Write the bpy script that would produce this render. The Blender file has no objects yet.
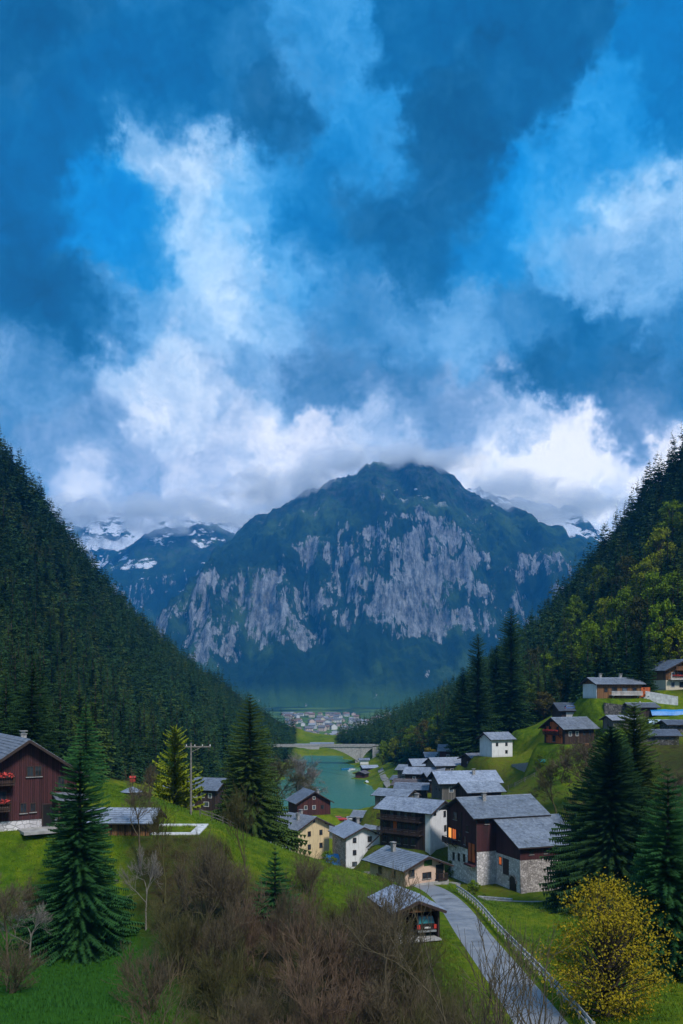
import bpy, math, random
import numpy as np
R = math.radians
sc = bpy.context.scene
COL = sc.collection
FPX, CX, HY, CZ = 900.0, 341.5, 690.0, 50.0      # focal length in pixels, principal column, horizon row, eye height
# ---------------------------------------------------------------- camera
cd = bpy.data.cameras.new('camera'); cam = bpy.data.objects.new('camera', cd); COL.objects.link(cam)
cam.location = (0, 0, CZ); cam.rotation_euler = (R(90), 0, 0)
cd.sensor_fit = 'VERTICAL'; cd.sensor_height = 36; cd.lens = FPX/1024*36; cd.shift_y = (HY-512)/1024
cd.clip_start = 1; cd.clip_end = 30000
sc.camera = cam
sc.view_settings.view_transform = 'Standard'; sc.view_settings.look = 'None'
sc.view_settings.exposure = 0.5; sc.view_settings.gamma = 1.0
sc.render.engine = 'CYCLES'
sc.cycles.max_bounces = 10; sc.cycles.diffuse_bounces = 2; sc.cycles.glossy_bounces = 2
sc.cycles.transparent_max_bounces = 8; sc.cycles.volume_bounces = 7; sc.cycles.transmission_bounces = 2
sc.cycles.use_denoising = True
def sl(c):                                        # display value 0..255 -> linear
    return tuple((x/255/12.92 if x/255 <= .04045 else ((x/255+.055)/1.055)**2.4) for x in c)
# ---------------------------------------------------------------- world: overcast blue sky with broken cloud
SUN_EL, SUN_ROT = 48, 150
HAZE = 0.9e-4
w = bpy.data.worlds.new('World'); sc.world = w; w.use_nodes = True
nt = w.node_tree; N = nt.nodes; L = nt.links; N.clear()
def nd(t, **k):
    n = N.new(t)
    for a, b in k.items(): setattr(n, a, b)
    return n
out = nd('ShaderNodeOutputWorld'); bg = nd('ShaderNodeBackground'); L.new(bg.outputs[0], out.inputs[0])
bg.inputs['Strength'].default_value = 0.1
sky = nd('ShaderNodeTexSky', sky_type='NISHITA'); sky.sun_disc = False
sky.sun_elevation = R(SUN_EL); sky.sun_rotation = R(SUN_ROT)
tc = nd('ShaderNodeTexCoord')
def wnoise(scale, detail, rough, vec, col=True, dist=0.0):
    n = nd('ShaderNodeTexNoise'); n.inputs['Scale'].default_value = scale; n.inputs['Detail'].default_value = detail
    n.inputs['Roughness'].default_value = rough; n.inputs['Distortion'].default_value = dist
    L.new(vec, n.inputs['Vector']); return n.outputs['Color' if col else 'Fac']
def vm(op, a, b=None, c=None, s=None):
    n = nd('ShaderNodeVectorMath', operation=op)
    for i, x in enumerate((a, b, c)):
        if x is None: continue
        if isinstance(x, tuple): n.inputs[i].default_value = x
        else: L.new(x, n.inputs[i])
    if s is not None:
        if isinstance(s, float): n.inputs['Scale'].default_value = s
        else: L.new(s, n.inputs['Scale'])
    return n.outputs['Value'] if op == 'DOT_PRODUCT' else n.outputs['Vector']
def mt(op, a, b=None, c=None):
    n = nd('ShaderNodeMath', operation=op)
    for i, x in enumerate((a, b, c)):
        if x is None: continue
        if isinstance(x, (int, float)): n.inputs[i].default_value = x
        else: L.new(x, n.inputs[i])
    return n.outputs[0]
D0 = tc.outputs['Generated']
w1 = vm('SCALE', vm('SUBTRACT', wnoise(13, 3, .55, D0), (.5, .5, .5)), s=.075)
w2 = vm('SCALE', vm('SUBTRACT', wnoise(30, 7, .6, D0), (.5, .5, .5)), s=.07)
w3 = vm('SCALE', vm('SUBTRACT', wnoise(75, 4, .6, D0), (.5, .5, .5)), s=.028)
D1 = vm('NORMALIZE', vm('ADD', vm('ADD', D0, (-.024, 0, .034)), vm('ADD', w1, vm('ADD', w2, w3))))
SKY = [
 (0,0,15,88,142),(200,10,25,105,165),(290,20,58,146,210),(400,0,14,96,160),(500,20,10,88,150),(683,10,0,106,186),
 (50,60,10,98,166),(150,75,8,96,162),(250,70,20,88,142),(335,115,42,140,208),(430,80,12,80,136),(585,110,36,142,214),(655,80,10,108,186),
 (20,150,0,88,150),(90,180,12,132,210),(140,130,165,205,243),(178,140,205,228,252),(205,165,105,178,238),(232,150,60,150,228),(280,180,8,106,180),(350,175,18,88,144),(430,180,20,88,144),(490,190,18,140,220),(540,165,52,150,222),(600,165,165,206,243),(665,185,145,193,235),
 (135,220,5,116,196),(168,205,185,218,248),(195,235,160,204,242),(250,240,85,162,226),(310,230,52,130,196),(400,230,25,98,156),(455,225,20,126,196),(520,215,105,172,226),(580,225,118,174,222),(650,230,112,170,220),
 (30,290,10,80,134),(80,290,18,92,150),(118,275,110,170,225),(160,285,135,184,230),(210,268,188,218,247),(250,295,125,178,226),(330,280,80,140,195),(380,310,78,142,202),(440,290,100,160,215),(500,285,58,126,186),(560,300,26,98,160),(683,290,56,124,184),
 (15,335,92,142,192),(90,330,178,206,238),(150,335,186,210,242),(230,350,105,155,206),(300,335,66,116,170),(370,350,66,114,168),(530,340,22,82,134),(600,350,38,94,148),(670,350,48,104,158),
 (70,400,110,148,200),(140,375,208,222,247),(220,385,198,212,243),(360,390,172,196,230),(430,385,115,150,200),(490,395,169,193,222),(550,400,252,251,252),(620,384,92,130,176),(675,415,252,249,252),
 (20,430,100,140,184),(65,445,192,207,230),(115,455,128,158,204),(170,450,202,213,236),(240,430,228,233,247),(300,430,206,216,236),(360,430,189,204,230),(480,440,232,237,246),(560,445,252,252,251),(640,455,238,240,246),
 (80,500,194,209,232),(250,500,182,199,225),(610,510,210,221,240),(400,560,150,178,215)]
_A = np.array([[1, c[2]/255, c[3]/255, (c[2]/255)**2, (c[3]/255)**2] for c in SKY]); _k = np.linalg.lstsq(_A, np.array([c[4]/255 for c in SKY]), rcond=None)[0]
acc = None; DD = D1                               # (weight, red, green) summed in one vector chain; blue follows from the other two
for i_, (px, py, r, g, b) in enumerate(SKY):
    if i_ and i_ % 15 == 0: DD = vm('MULTIPLY_ADD', acc, (1e-9, 1e-9, 1e-9), DD)   # only keeps the evaluation order
    d = np.array([(px-CX)/FPX, 1.0, (HY-py)/FPX]); d /= np.linalg.norm(d)
    k = 2500.0
    e = mt('EXPONENT', mt('MULTIPLY_ADD', vm('DOT_PRODUCT', DD, tuple(d)), k, -k))
    n = nd('ShaderNodeVectorMath', operation='MULTIPLY'); L.new(e, n.inputs[0]); n.inputs[1].default_value = (1, r/255, g/255)
    acc = vm('ADD', acc if acc is not None else (2e-5, 2e-5*.45, 2e-5*.62), n.outputs['Vector'])   # the running sum goes first: keeps the shader stack short
sp = nd('ShaderNodeSeparateXYZ'); L.new(acc, sp.inputs[0])
_r = mt('DIVIDE', sp.outputs[1], sp.outputs[0]); _g = mt('DIVIDE', sp.outputs[2], sp.outputs[0])
f1 = wnoise(13, 9, .66, D0, False, .3); f2 = wnoise(30, 9, .66, D1, False)        # billows, then wisps
det = mt('ADD', mt('MULTIPLY_ADD', f1, .75, -.375), mt('MULTIPLY_ADD', f2, .62, -.31))
_am = mt('MULTIPLY_ADD', _r, .75, .30)
_r = mt('MULTIPLY_ADD', mt('MULTIPLY', det, _am), 1.15, _r); _r = mt('MAXIMUM', mt('MINIMUM', _r, .97), .02)
_g = mt('MULTIPLY_ADD', mt('MULTIPLY', det, _am), .85, _g); _g = mt('MAXIMUM', mt('MINIMUM', _g, .97), .22)
_b = mt('ADD', mt('MULTIPLY_ADD', _r, float(_k[1]), float(_k[0])), mt('MULTIPLY', _g, float(_k[2])))
_b = mt('ADD', _b, mt('ADD', mt('MULTIPLY', mt('MULTIPLY', _r, _r), float(_k[3])), mt('MULTIPLY', mt('MULTIPLY', _g, _g), float(_k[4]))))
cb = nd('ShaderNodeCombineXYZ')
for i, (q, pw) in enumerate(((_r, 2.15), (_g, 2.2), (_b, 2.45))): L.new(mt('POWER', mt('MAXIMUM', q, 0.0), pw), cb.inputs[i])
base = cb.outputs[0]
# the haze box in front of the sky thins with elevation: author the cloud behind it a little stronger
_z = nd('ShaderNodeSeparateXYZ'); L.new(D0, _z.inputs[0])
_tau = mt('MULTIPLY', mt('MINIMUM', mt('DIVIDE', 1750.0, mt('MAXIMUM', _z.outputs[2], .05)), 8000.0), .8*HAZE)
_gain = mt('EXPONENT', _tau)
cloud = vm('SUBTRACT', vm('SCALE', base, s=_gain), vm('SCALE', (.006, .05, .24), s=mt('SUBTRACT', _gain, 1.0)))
cloud = vm('SCALE', vm('MAXIMUM', cloud, (0.0, 0.0, 0.0)), s=7.3)
mx = nd('ShaderNodeMix', data_type='RGBA'); mx.inputs['Factor'].default_value = .97
L.new(sky.outputs[0], mx.inputs['A']); L.new(cloud, mx.inputs['B'])
L.new(mx.outputs['Result'], bg.inputs['Color'])
w.cycles.sampling_method = 'MANUAL'; w.cycles.sample_map_resolution = 512
# ---------------------------------------------------------------- sun, soft behind the cloud
sd = bpy.data.lights.new('sun', 'SUN'); sun = bpy.data.objects.new('sun', sd); COL.objects.link(sun)
sd.energy = 2.4; sd.angle = R(11); sd.color = (1.0, .95, .88)
_az = R(SUN_ROT); _d = (math.sin(_az)*math.cos(R(SUN_EL)), math.cos(_az)*math.cos(R(SUN_EL)), math.sin(R(SUN_EL)))
from mathutils import Vector, Matrix
sun.rotation_euler = Vector(_d).to_track_quat('Z', 'Y').to_euler()
# ---------------------------------------------------------------- helpers
def tag(o, label=None, cat=None, group=None, kind=None):
    for k, v in (('label', label), ('category', cat), ('group', group), ('kind', kind)):
        if v: o[k] = v
    return o
def link(name, me, mats=(), parent=None):
    o = bpy.data.objects.new(name, me); COL.objects.link(o)
    for m in mats:
        if len(me.materials) < len(mats): me.materials.append(m)
    if parent: o.parent = parent
    return o
def empty(name, loc, rz=0.0):
    o = bpy.data.objects.new(name, None); COL.objects.link(o); o.empty_display_size = .5
    o.location = loc; o.rotation_euler = (0, 0, rz); return o
def npmesh(name, V, Fq, mi=None, smooth=False, attrs=None):
    """V (n,3); Fq (m,k) k=3 or 4, or list of such arrays"""
    V = np.asarray(V, np.float32)
    Fs = Fq if isinstance(Fq, list) else [Fq]
    Fs = [np.asarray(f, np.int32) for f in Fs if len(f)]
    me = bpy.data.meshes.new(name)
    Fs = [f.reshape(1, -1) if f.ndim == 1 else f for f in Fs]
    nl = sum(f.size for f in Fs); nf = sum(len(f) for f in Fs)
    me.vertices.add(len(V)); me.vertices.foreach_set('co', V.ravel())
    me.loops.add(nl); me.loops.foreach_set('vertex_index', np.concatenate([f.ravel() for f in Fs]))
    st = []; o = 0
    for f in Fs:
        st.append(o+np.arange(len(f))*f.shape[1]); o += f.size
    me.polygons.add(nf); me.polygons.foreach_set('loop_start', np.concatenate(st).astype(np.int32))
    if mi is not None: me.polygons.foreach_set('material_index', np.asarray(mi, np.int32))
    if smooth: me.polygons.foreach_set('use_smooth', np.ones(nf, bool))
    me.update(calc_edges=True); me.validate()
    if attrs:
        for k, a in attrs.items():
            at = me.attributes.new(k, 'FLOAT', 'POINT'); at.data.foreach_set('value', np.asarray(a, np.float32))
    return me
# numpy noise
_rs = np.random.RandomState(7); _P = _rs.permutation(256); _P = np.concatenate([_P, _P, _P])
_ga = _rs.rand(256)*2*np.pi; _GX, _GY = np.cos(_ga), np.sin(_ga)
def perlin(x, y):
    x = np.asarray(x, float); y = np.asarray(y, float)
    xi = np.floor(x).astype(int); yi = np.floor(y).astype(int); xf = x-xi; yf = y-yi; xi &= 255; yi &= 255
    u = xf**3*(xf*(xf*6-15)+10); v = yf**3*(yf*(yf*6-15)+10)
    def g(a, b, dx, dy):
        h = _P[_P[a]+b]; return _GX[h]*dx+_GY[h]*dy
    n00 = g(xi, yi, xf, yf); n10 = g(xi+1, yi, xf-1, yf); n01 = g(xi, yi+1, xf, yf-1); n11 = g(xi+1, yi+1, xf-1, yf-1)
    return ((n00*(1-u)+n10*u)*(1-v)+(n01*(1-u)+n11*u)*v)*1.5
def fbm(x, y, o=5, g=.5):
    s = 0; a = 1; t = 0
    for i in range(o): s = s+a*perlin(x*2**i+i*17.3, y*2**i+i*9.1); t += a; a *= g
    return s/t
def ridged(x, y, o=5, g=.5):
    s = 0; a = 1; t = 0
    for i in range(o): s = s+a*(1-2*np.abs(perlin(x*2**i+i*13.7, y*2**i+i*5.3))); t += a; a *= g
    return s/t
def sstep(a, b, x):
    t = np.clip((x-a)/(b-a), 0, 1); return t*t*(3-2*t)
# materials
def mat(name, build, rough=.85, spec=.3):
    m = bpy.data.materials.new(name); m.use_nodes = True
    t = m.node_tree; b = t.nodes['Principled BSDF']; b.inputs['Roughness'].default_value = rough
    b.inputs['Specular IOR Level'].default_value = spec
    build(G(t, b)); return m
class G:
    def __init__(s, t, b): s.t = t; s.b = b; s._c = None
    def n(s, ty, **k):
        n = s.t.nodes.new(ty)
        for a, b in k.items(): setattr(n, a, b)
        return n
    def put(s, sock, v):
        if isinstance(v, (int, float)): sock.default_value = v
        elif isinstance(v, tuple): sock.default_value = v if len(v) == len(sock.default_value) else (v+(1,))
        else: s.t.links.new(v, sock)
    def co(s, kind='Object', scale=None, rot=None):
        c = s.n('ShaderNodeTexCoord').outputs[kind]
        if scale or rot:
            m = s.n('ShaderNodeMapping'); s.t.links.new(c, m.inputs[0])
            if scale: m.inputs['Scale'].default_value = scale
            if rot: m.inputs['Rotation'].default_value = rot
            c = m.outputs[0]
        return c
    def noise(s, vec, scale, detail=4, rough=.55, col=False, dist=0):
        n = s.n('ShaderNodeTexNoise'); s.put(n.inputs['Vector'], vec); n.inputs['Scale'].default_value = scale
        n.inputs['Detail'].default_value = detail; n.inputs['Roughness'].default_value = rough; n.inputs['Distortion'].default_value = dist
        return n.outputs['Color' if col else 'Fac']
    def vor(s, vec, scale, feat='F1', out='Distance', rnd=1.0):
        n = s.n('ShaderNodeTexVoronoi', feature=feat); s.put(n.inputs['Vector'], vec); n.inputs['Scale'].default_value = scale
        n.inputs['Randomness'].default_value = rnd
        return n.outputs[out]
    def attr(s, name):
        n = s.n('ShaderNodeAttribute'); n.attribute_name = name; return n.outputs['Fac']
    def rnd(s): return s.n('ShaderNodeObjectInfo').outputs['Random']
    def sep(s, v):
        n = s.n('ShaderNodeSeparateXYZ'); s.put(n.inputs[0], v); return n.outputs
    def m(s, op, a, b=None, c=None, clamp=False):
        n = s.n('ShaderNodeMath', operation=op); n.use_clamp = clamp
        for i, x in enumerate((a, b, c)):
            if x is not None: s.put(n.inputs[i], x)
        return n.outputs[0]
    def rng(s, v, a, b, c=0.0, d=1.0, smooth=True):
        n = s.n('ShaderNodeMapRange'); n.interpolation_type = 'SMOOTHSTEP' if smooth else 'LINEAR'
        s.put(n.inputs[0], v)
        for i, x in enumerate((a, b, c, d)): n.inputs[i+1].default_value = x
        return n.outputs[0]
    def ramp(s, f, stops):
        n = s.n('ShaderNodeValToRGB'); s.put(n.inputs[0], f); e = n.color_ramp.elements
        while len(e) > 1: e.remove(e[0])
        e[0].position = stops[0][0]; e[0].color = stops[0][1]+(1,)
        for p, c in stops[1:]: x = e.new(p); x.color = c+(1,)
        return n.outputs[0]
    def mix(s, f, a, b, bt='MIX'):
        n = s.n('ShaderNodeMix', data_type='RGBA', blend_type=bt); s.put(n.inputs['Factor'], f); s.put(n.inputs['A'], a); s.put(n.inputs['B'], b)
        return n.outputs['Result']
    def bump(s, h, strength=.5, dist=.1):
        n = s.n('ShaderNodeBump'); s.put(n.inputs['Height'], h); n.inputs['Strength'].default_value = strength; n.inputs['Distance'].default_value = dist
        s.t.links.new(n.outputs[0], s.b.inputs['Normal'])
    def col(s, c): s.put(s.b.inputs['Base Color'], c)
    def rough(s, c): s.put(s.b.inputs['Roughness'], c)
def P(px, py, Y): return ((px-CX)/FPX*Y, Y, CZ-(py-HY)/FPX*Y)
def G1(px, Y): return ((px-CX)/FPX*Y, Y)
# ================================================================ TERRAIN
LAKE = 4.0
CP = [(0,1024,55),(170,1010,57),(100,960,82),(0,900,88),(0,832,100),(65,834,100),(130,834,95),(110,802,113),(185,815,112),(110,786,130),(20,790,140),
 (200,832,110),(250,850,108),(300,878,105),(330,900,98),(140,875,93),(200,900,88),(240,925,82),(250,1110,58),(350,1110,56),(420,1045,62),(300,960,84),(350,940,92),(390,950,92),
 (545,1030,60),(475,940,92),(445,900,120),(415,888,140),(520,935,110),(500,905,150),(480,892,165),(600,950,100),(683,1024,60),(683,950,90),(600,1024,60),
 (683,800,170),(640,860,150),(580,892,158),(620,765,200),(683,740,220),(683,702,240),(615,700,242),(600,738,225),(560,738,232),(497,757,262),(530,777,235),(560,790,200),(460,797,245),
 (420,790,290),(430,850,190),(395,850,195),(430,778,330),(400,800,330),(300,862,202),(360,868,196),(330,884,165),(350,832,255),(330,818,290),(300,822,265),(385,822,290),
 (205,805,230),(150,795,230),
 (520,738,300),(640,672,280),(683,662,270),(683,460,560),(600,562,600),(560,604,600),(520,655,600),(683,560,400),(600,645,390),(480,737,270),(450,750,400),(410,756,480),(600,610,480),(520,690,420),
 (0,460,550),(50,525,580),(100,588,620),(150,642,650),(200,693,680),(250,728,700),(285,748,720),(0,560,430),(0,650,320),(0,740,215),(60,640,430),(100,690,420),(100,765,290),(200,770,400),(240,768,440),(275,765,520),(100,640,500),(200,735,540),
 (215,755,420),(385,790,400),(372,772,520)]
CW = [(-38,340,4.6),(-42,430,4.6),(-34,552,4.6),(-29,620,4.6),(-5,338,4.8),(10,338,4.8),(17,436,4.6),(8,505,4.6),(5,560,4.6),(4,620,4.6),
 (16,352,4.4),(21,395,4.6),(4,352,2),(8,380,0),(-12,370,0),(-12,430,-1),(-12,500,-1),(-12,560,0),(-12,610,1),(-14,660,5),(-30,670,5),(-12,760,5),(-30,760,5),(10,640,8),(4,700,9),(30,700,18),(30,760,14),(5,760,8),
 (-140,60,60),(-60,60,33),(-110,110,48),(-110,180,52),(-200,250,120),(-320,350,230),(-330,550,300),(-150,260,80),(-350,100,160),
 (90,60,36),(130,150,52),(170,250,92),(300,300,200),(330,500,300),(350,100,150),(240,600,200),
 (0,15,35),(40,15,35),(-40,15,36),(0,38,28),(-25,38,32),(30,40,30),
 (-280,760,170),(-200,800,120),(-120,860,60),(-50,900,-5),(0,900,-10),(60,860,20),(150,820,60),(260,800,120),(0,1000,-22),(-200,1000,20),(200,1000,20),(-60,1000,-20),(60,1000,-20)]
cp = np.array([P(*c) for c in CP]+CW)
def _phi(a, b, c=6.0): return np.sqrt((a[:, None, 0]-b[None, :, 0])**2+(a[:, None, 1]-b[None, :, 1])**2+c*c)
_n = len(cp); A = np.zeros((_n+3, _n+3)); A[:_n, :_n] = _phi(cp, cp)-np.eye(_n)*1.0
A[:_n, _n] = 1; A[:_n, _n+1:] = cp[:, :2]/100; A[_n:, :_n] = A[:_n, _n:].T
_w = np.linalg.solve(A, np.concatenate([cp[:, 2], [0, 0, 0]]))
xs = np.concatenate([np.arange(-400, -130, 5.0), np.arange(-130, 130, 1.25), np.arange(130, 401, 5.0)])
ys = np.concatenate([np.arange(6, 360, 1.5), np.arange(360, 1001, 4.0)])
XX, YY = np.meshgrid(xs, ys)
def rbf(q):
    o = np.empty(len(q))
    for i in range(0, len(q), 20000):
        s = q[i:i+20000]; o[i:i+20000] = _phi(s, cp)@_w[:_n]+_w[_n]+s@_w[_n+1:]/100
    return o
ZZ = rbf(np.stack([XX.ravel(), YY.ravel()], 1)).reshape(XX.shape)
ZZ += fbm(XX/22, YY/22, 4)*.9*np.clip(np.hypot(XX, YY)/120, .3, 3)
ZZ += fbm(XX/60+5, YY/60, 4)*np.clip((np.abs(XX)-70)/60, 0, 1)*9
def seg_dist(x, y, pts):
    """distance to polyline and interpolated z"""
    best = np.full(x.shape, 1e9); zz = np.zeros(x.shape)
    for a, b in zip(pts[:-1], pts[1:]):
        dx, dy = b[0]-a[0], b[1]-a[1]; t = np.clip(((x-a[0])*dx+(y-a[1])*dy)/(dx*dx+dy*dy), 0, 1)
        d = np.hypot(x-a[0]-t*dx, y-a[1]-t*dy); m = d < best
        best = np.where(m, d, best); zz = np.where(m, a[2]+t*(b[2]-a[2]), zz)
    return best, zz
def smooth_line(pts, k=12):
    pts = np.array(pts, float); o = []
    p = np.vstack([2*pts[0]-pts[1], pts, 2*pts[-1]-pts[-2]])
    for i in range(1, len(p)-2):
        for t in np.arange(0, 1, 1/k):
            o.append(.5*((2*p[i])+(-p[i-1]+p[i+1])*t+(2*p[i-1]-5*p[i]+4*p[i+1]-p[i+2])*t*t+(-p[i-1]+3*p[i]-3*p[i+1]+p[i+2])*t**3))
    o.append(pts[-1]); return np.array(o)
def flatten_line(pts, half, fall):
    global ZZ
    d, z = seg_dist(XX, YY, pts); f = 1-sstep(half, half+fall, d); ZZ = ZZ*(1-f)+z*f
def flatten_pad(x, y, z, rx, ry, ang, fall=4.0):
    global ZZ
    c, s = math.cos(ang), math.sin(ang); u = (XX-x)*c+(YY-y)*s; v = -(XX-x)*s+(YY-y)*c
    d = np.hypot(np.maximum(np.abs(u)-rx, 0), np.maximum(np.abs(v)-ry, 0)); f = 1-sstep(0, fall, d); ZZ = ZZ*(1-f)+z*f
def gz(x, y):
    x = np.asarray(x, float); y = np.asarray(y, float)
    i = np.clip(np.searchsorted(xs, x)-1, 0, len(xs)-2); j = np.clip(np.searchsorted(ys, y)-1, 0, len(ys)-2)
    u = np.clip((x-xs[i])/(xs[i+1]-xs[i]), 0, 1); v = np.clip((y-ys[j])/(ys[j+1]-ys[j]), 0, 1)
    r = ZZ[j, i]*(1-u)*(1-v)+ZZ[j, i+1]*u*(1-v)+ZZ[j+1, i]*(1-u)*v+ZZ[j+1, i+1]*u*v
    return r if r.ndim else float(r)
def on_ground(px, py, y0=60, y1=700):
    Y = np.arange(y0, y1, .5); X = (px-CX)/FPX*Y; q = HY-(gz(X, Y)-CZ)*FPX/Y; i = int(np.argmax(q <= py)); return float(X[i]), float(Y[i])
ROAD = smooth_line([P(600,1130,42), P(545,1030,60), P(505,975,76), P(474,935,96), P(452,905,116), P(432,889,138), P(405,880,158), P(380,873,180)])
flatten_line(ROAD, 3.4, 4)
PATH = smooth_line([P(455,885,172), P(452,893,158), P(470,903,146), P(500,911,140), P(540,912,139), P(572,906,146)], 8)
LANE = smooth_line([P(250,840,176), P(285,862,186), P(318,874,184), P(345,880,176), P(380,885,166)], 8)
SHORE = smooth_line([P(377,768,530), P(383,778,450), P(392,790,380), P(399,800,330), P(404,812,290)], 8)
# ================================================================ GROUND MESHES
def grid_faces(nr, nc):
    i = np.arange(nr-1)[:, None]*nc+np.arange(nc-1)[None, :]
    return np.stack([i, i+1, i+nc+1, i+nc], -1).reshape(-1, 4)
def lfoot(Y): return np.interp(Y, [150,180,230,330,430,600,720,820], [-75,-66,-60,-53,-42,-33,-36,-40])
def rfoot(Y): return np.interp(Y, [150,200,240,270,300,380,450,520,600,680,760,820], [140,112,95,80,58,42,30,25,20,2,-4,-4])
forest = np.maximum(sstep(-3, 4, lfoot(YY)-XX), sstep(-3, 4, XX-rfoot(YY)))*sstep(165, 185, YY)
px_ = CX+XX/YY*FPX; py_ = HY-(ZZ-CZ)/YY*FPX
scrub = np.zeros_like(ZZ)
# thicket gully in the foreground
scrub = sstep(0, 5, XX+10+(YY-57)*.40)*(1-sstep(92, 102, YY))*(1-sstep(6, 12, XX-(YY-60)*.02))
scrub = np.maximum(scrub, sstep(50, 64, XX)*(1-sstep(205, 225, YY))*.8)
scrub = np.maximum(scrub, .42*sstep(-2, 6, XX)*(1-sstep(44, 54, XX))*sstep(150, 170, YY)*(1-sstep(300, 330, YY)))
scrub = np.maximum(scrub, .38*(1-sstep(-60, -30, XX))*(1-sstep(80, 92, YY)))
scrub *= 1-forest
near_g = npmesh('ground', np.stack([XX.ravel(), YY.ravel(), ZZ.ravel()], 1), grid_faces(*XX.shape), smooth=True,
                attrs={'forest': forest.ravel(), 'scrub': scrub.ravel()})
def grassmat(g):
    c = g.co('Object')
    a = g.noise(c, .05, 5, .6); b = g.noise(c, .6, 5, .65); d = g.noise(c, 6, 4, .7)
    f = g.m('ADD', g.m('MULTIPLY', a, .55), g.m('MULTIPLY', b, .45))
    gr = g.ramp(f, [(.36, (.045, .085, .006)), (.46, (.11, .18, .008)), (.54, (.18, .225, .010)), (.66, (.25, .245, .018))])
    gr = g.mix(g.rng(d, .3, .75), gr, g.mix(.55, gr, (.03, .06, .01)))
    earth = g.ramp(g.noise(c, 1.5, 6, .7), [(.3, (.018, .015, .008)), (.5, (.05, .038, .02)), (.7, (.075, .06, .025))])
    gr = g.mix(g.rng(g.noise(c, .22, 8, .75), .55, .68, 0, .7), gr, earth)
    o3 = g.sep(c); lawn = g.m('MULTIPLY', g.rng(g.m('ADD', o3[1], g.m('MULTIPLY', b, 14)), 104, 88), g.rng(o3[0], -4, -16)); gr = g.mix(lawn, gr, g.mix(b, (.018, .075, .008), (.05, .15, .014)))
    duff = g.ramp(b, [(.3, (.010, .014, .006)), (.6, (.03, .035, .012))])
    s = g.m('ADD', g.attr('scrub'), g.m('MULTIPLY_ADD', b, 1.2, -.6), clamp=True)
    gr = g.mix(g.m('MULTIPLY', s, g.rng(g.attr('scrub'), .05, .3)), gr, g.mix(g.rng(d, .45, .7), earth, (.04, .05, .012)))
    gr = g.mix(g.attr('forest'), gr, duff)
    g.col(gr); g.bump(g.m('ADD', d, g.m('MULTIPLY', b, 2)), .8, .35)
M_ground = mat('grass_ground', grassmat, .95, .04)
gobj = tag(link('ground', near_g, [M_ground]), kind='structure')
# valley floor beyond
vx = np.arange(-3600, 3801, 60.0); vy = np.concatenate([np.arange(980, 3700, 40.0)])
VX, VY = np.meshgrid(vx, vy)
VZ = -22-np.interp(VY, [980, 1500, 1800, 2600, 3300, 3700], [0, 22, 26, 9, -5, -20])+fbm(VX/300, VY/300)*8
VZ += np.clip(np.abs(VX+20-(VY-1000)*.02)-(150+(VY-980)*.22), 0, 1500)*.42*(1+.5*fbm(VX/400, VY/400))
VZ[0, :] = np.minimum(VZ[0, :], -24)
vm_ = npmesh('valley_floor', np.stack([VX.ravel(), VY.ravel(), VZ.ravel()], 1), grid_faces(*VX.shape), smooth=True)
def valleymat(g):
    c = g.co('Object'); n = g.noise(c, .006, 7, .65)
    z = g.sep(c)[2]
    k = g.m('ADD', g.m('MULTIPLY', z, .01), g.m('MULTIPLY', n, 2.2))
    col = g.ramp(g.rng(k, .4, 1.6, smooth=False), [(.25, (.10, .16, .02)), (.42, (.06, .11, .015)), (.5, (.015, .035, .012)), (1, (.012, .03, .012))])
    g.col(col)
tag(link('valley_floor', vm_, [mat('valley_grass', valleymat, .95, .1)]), kind='structure')
# deep base sheet to the horizon
hb = npmesh('base', [(-20000,-600,-70),(20000,-600,-70),(20000,20000,-70),(-20000,20000,-70)], [[[0,1,2,3]]])
tag(link('terrain', hb, [M_ground]), kind='structure')
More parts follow.
